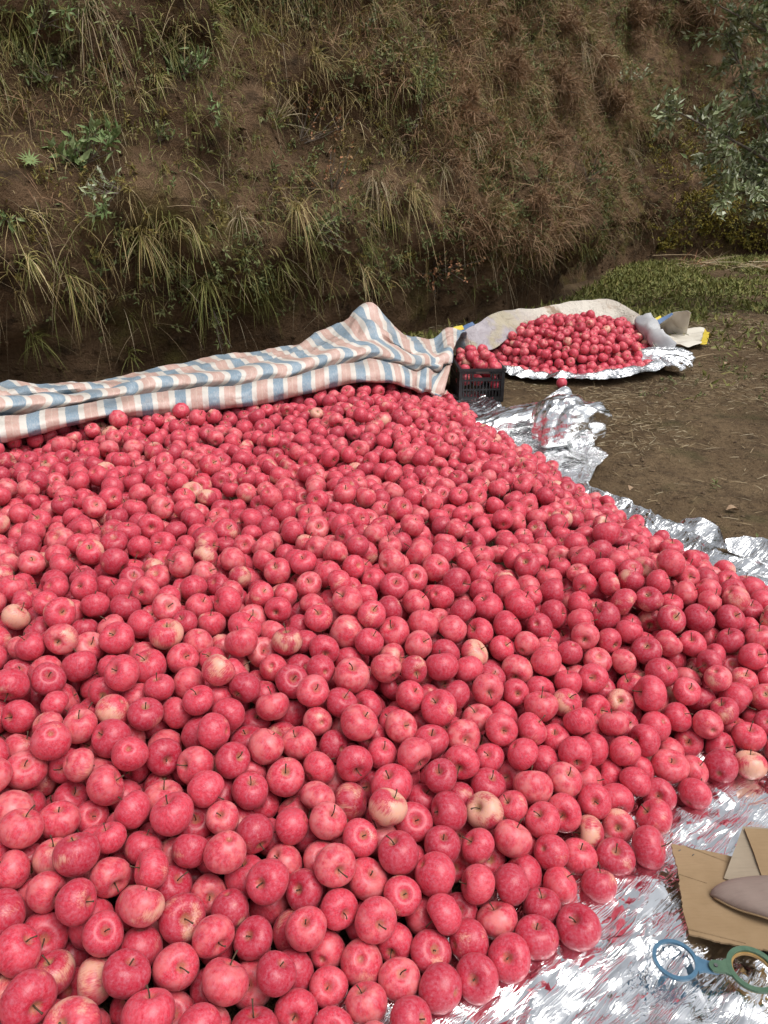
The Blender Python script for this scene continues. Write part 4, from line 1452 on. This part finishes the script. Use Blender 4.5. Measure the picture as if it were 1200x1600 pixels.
TUFTS = [
    (135, 10, 'pale straw tuft hanging at the top left of the bank', 70, .55, 2.2, 'straw', .1, 0),
    (240, 128, 'mixed green and straw tuft high on the left bank', 60, .36, 1.4, 'grass_dry', .5, 40),
    (165, 195, 'round grey green tuft above the bright leafy weed', 60, .26, 1.2, 'grass_green', .5, 0),
    (262, 85, 'long green grass tuft beside the dark hollow upper left', 60, .40, 1.5, 'grass_green', .4, 0),
    (490, 90, 'arching straw tuft near the top centre of the bank', 70, .42, 1.3, 'grass_dry', .5, 20),
    (392, 55, 'green blades tuft at the top, left of centre', 60, .38, 1.3, 'grass_green', .5, 0),
    (430, 190, 'upright straw tuft in the middle of the bank', 36, .48, .4, 'straw', 1.1, 20),
    (360, 270, 'tall thin straw tuft leaning left of centre', 40, .42, .9, 'straw', .9, 10),
    (375, 345, 'fan of long straw blades drooping right, left of centre', 60, .50, 1.6, 'straw', .4, 20),
    (460, 330, 'broad brown tuft drooping above the tarpaulin peak', 90, .55, 1.8, 'grass_dry', .3, 10),
    (590, 290, 'long hanging straw tuft right of centre', 90, .62, 2.2, 'straw', .3, 0),
    (640, 310, 'second hanging tuft beside the long straw one', 70, .55, 1.9, 'grass_dry', .3, 10),
    (625, 225, 'small arching grass tuft right of centre', 50, .36, 1.3, 'straw', .6, 20),
    (690, 265, 'arching pale blades beside the brown bushes', 50, .5, 1.6, 'straw', .5, 20),
    (105, 430, 'dark stringy tuft hanging low at the left', 34, .36, 1.6, 'grass_dry', .1, 20),
    (35, 395, 'stringy tuft at the far left, mid height', 34, .32, 1.4, 'grass_dry', .2, 20),
    (325, 440, 'green tuft hanging low above the striped tarpaulin', 90, .36, 1.7, 'grass_green', .2, 0),
    (225, 365, 'low brown tuft left of the green hanging one', 50, .36, 1.6, 'grass_dry', .3, 20),
    (50, 520, 'dark green tuft at the bank foot, far left', 60, .36, 1.3, 'grass_green', .4, 0),
    (200, 545, 'small fern like tuft behind the tarpaulin', 50, .22, 1.0, 'grass_green', .6, 0),
    (560, 420, 'wispy brown tuft above the tarpaulin peak', 60, .42, 1.5, 'grass_dry', .4, 0),
    (790, 250, 'thin straw tuft among the brown bushes', 40, .45, 1.4, 'straw', .5, 10),
    (905, 70, 'pale straw tuft hanging at the top right', 50, .7, 2.2, 'straw', .1, 0),
    (975, 230, 'straw stalks hanging beside the silver tree', 40, .8, 1.8, 'straw', .3, 0),
    (300, 185, 'small bushy green tuft left of centre', 50, .24, .9, 'grass_green', .6, 0),
    (20, 60, 'green tuft at the top left corner', 60, .34, 1.2, 'grass_green', .5, 0),
    (330, 15, 'dense green tuft at the top edge', 60, .36, 1.0, 'grass_green', .6, 0),
    (730, 210, 'drooping straw tuft under the mossy slope', 40, .42, 1.5, 'straw', .4, 10),
]
for (px, py, lab, n, L, sag, mt, up, gr) in TUFTS:
    plant_tuft(px, py, lab, int(n * .75), L * .66, sag * .62, mt, up + .15, .0055, .62, gr)


def leafy(px, py, label, n, R, L, w, mat, name='leafy_weed', cat='weed', lift=.04):
    s0, h0 = bank_at(px, py)
    p0 = bank_pt(s0, h0); nn = bank_normal(np.array(s0), np.array(h0))
    g = np.random.default_rng(int(px * 3 + py * 5))
    r = thing(name, label, cat, tuple(p0), 'leafy weeds on the earth bank')
    v = Veg(); st = MB()
    for k in range(max(1, n // 40)):
        off = g.normal(0, R * .45, 3) * (n > 60) + nn * lift
        V, F, sd_, ns = sprig(off, nn, g, min(n, 40), R, L, w)
        v.add(V, F)
        for q in range(ns):
            st.tube(np.array([off * .2, off * .6 + sd_[q] * R * .3, off + sd_[q] * R]), [.004, .003, .0015], 4)
    link('foliage', v.mesh('foliage'), M[mat], r)
    st.build('stems', M['bark'], r)


WEEDS = [
    (125, 255, 'bright green broad leaved weed on the left bank', 160, .17, .10, .040, 'leaf_bright'),
    (195, 300, 'blue green feathery weed right of the broad leaved one', 80, .13, .05, .02, 'leaf_silver'),
    (285, 112, 'green weed with pointed leaves at upper left', 120, .16, .09, .022, 'leaf_bright'),
    (325, 183, 'small pale leafed weed left of centre', 60, .10, .06, .018, 'leaf_bright'),
    (150, 345, 'small bright weed below the broad leaved one', 60, .10, .06, .022, 'leaf_bright'),
    (12, 340, 'tiny bright green weed at the left edge', 30, .08, .06, .025, 'leaf_bright'),
    (560, 35, 'blue grey leafy weed at the top centre', 80, .14, .05, .025, 'leaf_silver'),
    (440, 20, 'dense dark green weed at the top edge', 150, .2, .07, .025, 'leaf'),
    (90, 120, 'grey green weed with broad leaves upper left', 90, .15, .07, .03, 'leaf'),
    (60, 50, 'yellow green weed near the top left corner', 90, .15, .06, .022, 'leaf_bright'),
    (245, 225, 'small leafy weed left of centre, mid bank', 60, .12, .06, .022, 'leaf'),
    (500, 360, 'dark leafed weed above the tarpaulin, centre', 120, .22, .06, .024, 'leaf'),
    (330, 470, 'dark green bushy weed hanging over the hollow', 120, .20, .05, .018, 'leaf'),
    (470, 225, 'rusty orange dry weed in the middle of the bank', 140, .28, .035, .02, 'rust'),
    (525, 300, 'rust brown dry weed right of the middle', 140, .26, .035, .02, 'rust'),
    (680, 420, 'orange brown bushy weed low above the crate', 200, .26, .04, .022, 'rust'),
    (660, 190, 'small olive shrub right of the top centre', 100, .2, .05, .02, 'leaf'),
    (915, 280, 'dark green weed in the hollow beside the gully', 120, .28, .06, .03, 'leaf'),
    (975, 130, 'grey green weed beside the silver tree top', 100, .3, .07, .03, 'leaf_silver'),
]
for a in WEEDS: leafy(*a)
# rosette at the left
s0, h0 = bank_at(40, 258)
p0 = bank_pt(s0, h0); nn = bank_normal(np.array(s0), np.array(h0))
g = np.random.default_rng(4)
ros = thing('rosette_plant', 'single star shaped green rosette on bare soil at the left', 'weed', tuple(p0 + nn * .03))
a_ = np.linspace(0, 6.28, 15)[:-1]
t1 = np.cross(nn, [0, 0, 1.]); t1 /= np.linalg.norm(t1); t2 = np.cross(nn, t1)
dirs = np.cos(a_)[:, None] * t1 + np.sin(a_)[:, None] * t2 + nn * .35
for k in range(14):
    V, F = leaves(np.zeros((1, 3)), dirs[k:k + 1], np.array([nn]), np.array([g.uniform(.055, .09)]), np.array([.014]))
    link('leaf', mesh_np('leaf', V, [F], False), M['leaf_bright'], ros)

# feathery brown bushes
BUSH = [(790, 135, .50, 'large feathery brown bush high on the right bank'), (730, 175, .38, 'feathery brown bush left of the largest brown one'), (870, 60, .42, 'pinkish brown feathery bush near the top right'),
        (860, 145, .42, 'reddish brown feathery bush right of the largest one'), (840, 335, .40, 'dark brown feathery bush low on the right bank'), (920, 335, .42, 'dark brown feathery bush beside the gully'),
        (930, 110, .40, 'brown feathery bush below the pale hanging tuft'), (985, 45, .45, 'brown feathery bush left of the silver tree top'), (780, 60, .36, 'olive brown feathery bush at the top, right of centre'),
        (950, 185, .45, 'brown bush above the gully near the silver tree'), (850, 235, .40, 'brown feathery bush in the middle of the right bank'), (1090, 40, .7, 'brown bush behind the silver tree top')]
for (px, py, R, lab) in BUSH:
    s0, h0 = bank_at(px, py)
    p0 = bank_pt(s0, h0); nn = bank_normal(np.array(s0), np.array(h0))
    g = np.random.default_rng(int(px + py * 3))
    r = thing('feathery_bush', lab, 'bush', tuple(p0), 'dry feathery bushes on the right bank')
    sc = BPZ[np.argmin((BPX - px) ** 2 + (BPY - py) ** 2)] / 8.5
    R = R * sc * .8
    st = MB(); v = Veg()
    ns = 26
    for k in range(ns):
        d = nn * .75 + np.array([0, 0, .75]) + g.normal(0, .55, 3); d /= np.linalg.norm(d)
        tipq = d * R * g.uniform(.6, 1.1) + np.array([0, 0, -.12 * R])
        st.tube(np.array([[0, 0, 0], d * R * .5, tipq]), [.006, .004, .002], 4)
        n = 110
        t = g.uniform(.2, 1, n)
        c = np.where((t < .5)[:, None], d * R * t[:, None], d * R * .5 + (tipq - d * R * .5) * ((t - .5) * 2)[:, None])
        v.add(*blades(c, d * .5 + g.normal(0, .6, (n, 3)) + [0, 0, .2], g.uniform(.07, .20, n) * R * 2.0, g.uniform(.0025, .005, n) * sc, g.uniform(.1, .6, n), 2, g))
    st.build('stems', M['bark'], r)
    link('sprays', v.mesh('sprays'), M['feather'], r)

# arching dead stalk at the upper right
s0, h0 = bank_at(925, 100); p0 = bank_pt(s0, h0); nn = bank_normal(np.array(s0), np.array(h0))
ds = thing('dead_stalk', 'pale forked dead stalk arching over the upper right bank', 'stalk', tuple(p0))
t1 = np.cross(nn, [0, 0, 1.]); t1 /= np.linalg.norm(t1)
for sg, L in ((1, .45), (-1, .40)):
    t = np.linspace(0, 1, 10)[:, None]
    mb = MB(); mb.tube(nn * .35 + [0, 0, .12] + t1 * sg * L * t ** .7 + np.array([0, 0, 1]) * (.12 * t - .62 * t ** 2.4), np.linspace(.012, .004, 10), 5); mb.build('branch', M['straw'], ds)
mb = MB(); mb.tube(np.array([[0, 0, 0], nn * .2 + [0, 0, .1], nn * .35 + [0, 0, .12]]), .012, 5); mb.build('stem', M['straw'], ds)

# silver leaved tree at the right
g = np.random.default_rng(31)
tree_b = np.array([4.95, 8.7, -.05])
tree = thing('apple_tree', 'silvery green leafy tree leaning in at the right edge', 'tree', tuple(tree_b))
tr = MB()
trunk = np.array([[0, 0, 0], [-.05, 0, .5], [-.02, .02, .95], [.1, .05, 1.6], [.15, .05, 2.4], [.05, .1, 3.2]])
trunk_s = spline(trunk, 20)
tr.tube(trunk_s, np.linspace(.075, .02, 20), 9)
tr.build('trunk', M['bark'], tree, True)
limbs = []
def limb(a, b, r0, r1, bow=.1):
    m = (a + b) / 2 + g.normal(0, bow, 3)
    P_ = spline(np.array([a, m, b]), 9)
    mb = MB(); mb.tube(P_, np.linspace(r0, r1, 9), 6); mb.build('branch', M['bark'], tree, True)
    return P_
tips = [(-.95, -.2, 1.75), (-.62, .3, 2.75), (-.35, -.3, 2.35), (-1.15, .1, 2.05), (-.1, .2, 3.35), (.5, -.3, 2.5), (.8, .4, 2.0), (-.75, -.4, 1.25), (.6, 0, 1.4), (.3, .3, 3.1), (-.3, .4, 1.5), (-.85, .2, 3.0), (-.5, .1, 3.3)]
LP = []
tips = [(x_ * .9 - .85 - .1 * (z_ > 2), y_, z_) for x_, y_, z_ in tips]
for k, tpp in enumerate(tips):
    a = trunk_s[int(np.clip(4 + k * 1.0, 4, 17))]
    P_ = limb(a, np.array(tpp), .028, .006)
    for j in range(3, 9):
        for q in range(3):
            d = g.normal(0, 1, 3) + [0, 0, .35]; d /= np.linalg.norm(d)
            e = P_[j] + d * g.uniform(.12, .34)
            LP.append((P_[j], e))
v = Veg(); tw = MB()
for (a, e) in LP:
    tw.tube(np.array([a, (a + e) / 2 + g.normal(0, .02, 3), e]), [.006, .004, .002], 4)
    n = int(g.integers(40, 70))
    t = g.uniform(.1, 1.1, n)[:, None]
    c = a + (e - a) * t + g.normal(0, .035, (n, 3))
    V, F = leaves(c, (e - a) * 1.5 + g.normal(0, .35, (n, 3)), np.array([0, 0, 1.]) + g.normal(0, .5, (n, 3)), g.uniform(.055, .105, n), g.uniform(.028, .05, n))
    v.add(V, F)
crown = link('crown', v.mesh('crown'), M['leaf_silver'], tree)
tw.build('twigs', M['bark'], crown, kind='stuff')

# heap of dry stalks at the right foot of the bank
for (px, py, n, ang, lab) in ((1085, 405, 60, .9, 'loose pile of dry stalks on the grass at the right'), (1185, 410, 40, 1.5, 'bundle of pale dry stalks at the right edge')):
    q = gp(px, py + 12); r = thing('stalk_pile', lab, 'stalks', (q[0], q[1], 0), 'dry stalk piles')
    v = Veg(); g = np.random.default_rng(px)
    c = g.normal(0, .25, (n, 3)); c[:, 2] = np.abs(g.normal(.05, .05, n))
    d = np.stack([np.sin(ang + g.normal(0, .6, n)), np.cos(ang + g.normal(0, .6, n)) * .4, g.normal(.05, .2, n)], 1)
    v.add(*blades(c - d * .3, d, g.uniform(.4, 1.0, n), g.uniform(.008, .016, n), g.uniform(0, .1, n), 3, g))
    link('stalks', v.mesh('stalks'), M['straw'], r)
    v = Veg(); v.add(*blades(c * .6, d + g.normal(0, .4, d.shape), g.uniform(.2, .5, n), g.uniform(.006, .012, n), g.uniform(0, .2, n), 3, g)); link('broken_stalks', v.mesh('broken_stalks'), M['rust'], r)

# grass on the flat ground towards the bank, thinning to bare soil
g = np.random.default_rng(61)
n = 60000
x = g.uniform(-1, 9.5, n); y = g.uniform(5.0, 16, n)
bd = np.full(n, 9.0)
for k in range(0, len(BL), 6):
    bd = np.minimum(bd, np.hypot(x - BL[k, 0], y - BL[k, 1]))
side = inside_dist(np.vstack([BL, [[22, -6], [-9.5, -6]]]), x, y) > -.3
px_, py_, pz_ = project(np.stack([x, y, x * 0], 1))
den = np.clip((3.1 - bd) / 1.3, 0, 1) * np.clip((x - 1.9) / .8, 0, 1) * np.clip(.22 + 1.3 * vnoise(x * 1.3, y * 1.3, 0, 71) + .3 * vnoise(x * 5, y * 5, 0, 73), .02, 1) + .05 * np.clip(vnoise(x * 2, y * 2, 0, 72), 0, 1) + .45 * np.clip((1.25 - bd) / .4, 0, 1) * (x > .2)
k = side & (px_ > 500) & (px_ < 1420) & (py_ < 640) & (g.random(n) < den)
k &= (inside_dist(FAR_POLY, x, y) < -.45) & (inside_dist(HEAP, x, y) < -.4)
R_ = np.stack([x[k], y[k], ground_z(x[k], y[k])], 1); n = len(R_)
v = Veg()
v.add(*blades(np.repeat(R_, 2, 0) + g.normal(0, .02, (2 * n, 3)) * [1, 1, 0], g.normal(0, .55, (2 * n, 3)) + [0, 0, .9], g.uniform(.05, .16, 2 * n), g.uniform(.006, .012, 2 * n), g.uniform(.1, .7, 2 * n), 2, g))
m_ = int(n * .8)
V, F = leaves(R_[:m_] + [0, 0, .02], g.normal(0, .7, (m_, 3)) + [0, 0, .3], g.normal(0, .3, (m_, 3)) + [0, 0, 1.], g.uniform(.05, .11, m_), g.uniform(.02, .045, m_))
v.add(V, F)
link('ground_grass', v.mesh('ground_grass'), M['grass_green'], kind='stuff')

# litter on bare soil: straw bits, clods
g = np.random.default_rng(62)
n = 42000
x = g.uniform(.5, 5.2, n); y = g.uniform(1.9, 9.0, n)
k = (inside_dist(HEAP, x, y) < -.36) & (inside_dist(FAR_POLY, x, y) < -.22)
k &= g.random(n) < np.clip(.45 + .9 * vnoise(x * 1.4, y * 1.4, 0, 81), .08, 1)
R_ = np.stack([x[k], y[k], ground_z(x[k], y[k]) + .004], 1); n = len(R_)
d = g.normal(0, 1, (n, 3)); d[:, 2] = np.abs(g.normal(0, .12, n))
v = Veg(); v.add(*blades(R_, d, g.uniform(.02, .10, n), g.uniform(.002, .005, n), g.uniform(0, .15, n), 2, g))
link('straw_litter', v.mesh('straw_litter'), M['straw'], kind='stuff')
n = 20000
x = g.uniform(.5, 5.2, n); y = g.uniform(1.9, 9.0, n)
k = (inside_dist(HEAP, x, y) < -.34) & (inside_dist(FAR_POLY, x, y) < -.2) & (g.random(n) < np.clip(.5 + vnoise(x * 1.1, y * 1.1, 0, 91), .1, 1))
x, y = x[k], y[k]; n = len(x)
oct_v = np.array([[1, 0, 0], [-1, 0, 0], [0, 1, 0], [0, -1, 0], [0, 0, 1], [0, 0, -1], ], float)
oct_f = np.array([[0, 2, 4], [2, 1, 4], [1, 3, 4], [3, 0, 4], [2, 0, 5], [1, 2, 5], [3, 1, 5], [0, 3, 5]])
sz = .002 + .009 * g.random(n) ** 4
Vc = oct_v[None] * (sz[:, None, None] * g.uniform(.6, 1.3, (n, 6, 1))) * np.array([1.2, 1.2, .8])
a = g.uniform(0, 6.28, n); c_, s_ = np.cos(a)[:, None], np.sin(a)[:, None]
Vc = np.stack([Vc[..., 0] * c_ - Vc[..., 1] * s_, Vc[..., 0] * s_ + Vc[..., 1] * c_, Vc[..., 2]], -1)
Vc += np.stack([x, y, ground_z(x, y) + sz * .4], 1)[:, None, :]
link('soil_crumbs', mesh_np('soil_crumbs', Vc.reshape(-1, 3), [(oct_f[None] + (np.arange(n) * 6)[:, None, None]).reshape(-1, 3)], False), M['clod'], kind='stuff')
# low weeds pressed into the soil
v = Veg(); g = np.random.default_rng(66)
n = 1500
x = g.uniform(.5, 6, n); y = g.uniform(2.2, 9, n)
k = (inside_dist(HEAP, x, y) < -.4) & (inside_dist(FAR_POLY, x, y) < -.3) & (g.random(n) < np.clip(.2 + .9 * vnoise(x * .9, y * .9, 0, 95), .02, 1))
for a, b in zip(x[k], y[k]):
    V, F, _, _ = sprig(np.array([a, b, ground_z(np.array(a), np.array(b)) + .004]), np.array([0, 0, .3]), g, 14, .05, .03, .012, .1)
    v.add(V, F)
link('low_weed_cover', v.mesh('low_weed_cover'), M['leaf'], kind='stuff')

# single fallen leaves and sticks
for (px, py, L, ang, lab) in ((1145, 797, .06, .1, 'curled tan leaf on bare soil near the right edge'), (1135, 570, .07, .4, 'pale fallen leaf right of the far sheet'), (985, 775, .05, 1.0, 'brown fallen leaf lying on the foil strip')):
    q = gp(px, py); g = np.random.default_rng(px)
    u = np.linspace(0, 1, 9); w_ = np.linspace(-1, 1, 5)
    U_, W2 = np.meshgrid(u, w_, indexing='ij')
    hw = .32 * L * np.sin(np.pi * np.clip(U_, .02, .98)) ** .8
    X_, Y_ = (U_ - .5) * L, W2 * hw
    Zl = .006 + np.abs(W2) ** 1.5 * hw * .8 + .01 * np.sin(U_ * 5) * L * 4
    V = np.stack([X_ * math.cos(ang) - Y_ * math.sin(ang), X_ * math.sin(ang) + Y_ * math.cos(ang), Zl], -1).reshape(-1, 3)
    r = link('fallen_leaf', mesh_np('fallen_leaf', V, [grid_faces(9, 5)], True), M['dead_leaf'], label=lab, category='leaf', group='fallen leaves')
    r.location = (q[0], q[1], .03 if px == 985 else -.005)
for (a, b, r0, lab) in (((1070, 565), (1115, 553), .008, 'dry stick on the soil right of the far foil'), ((1030, 745), (1200, 760), .0, '')):
    if not lab: continue
    A_, B_ = gp(*a, .01), gp(*b, .012)
    mb = MB(); mb.tube(spline(np.array([A_, (A_ + B_) / 2 + [0, .01, .006], B_]), 10), np.linspace(r0, r0 * .5, 10), 6)
    mb.build('dry_stick', M['straw'], None, True, label=lab, category='stick')
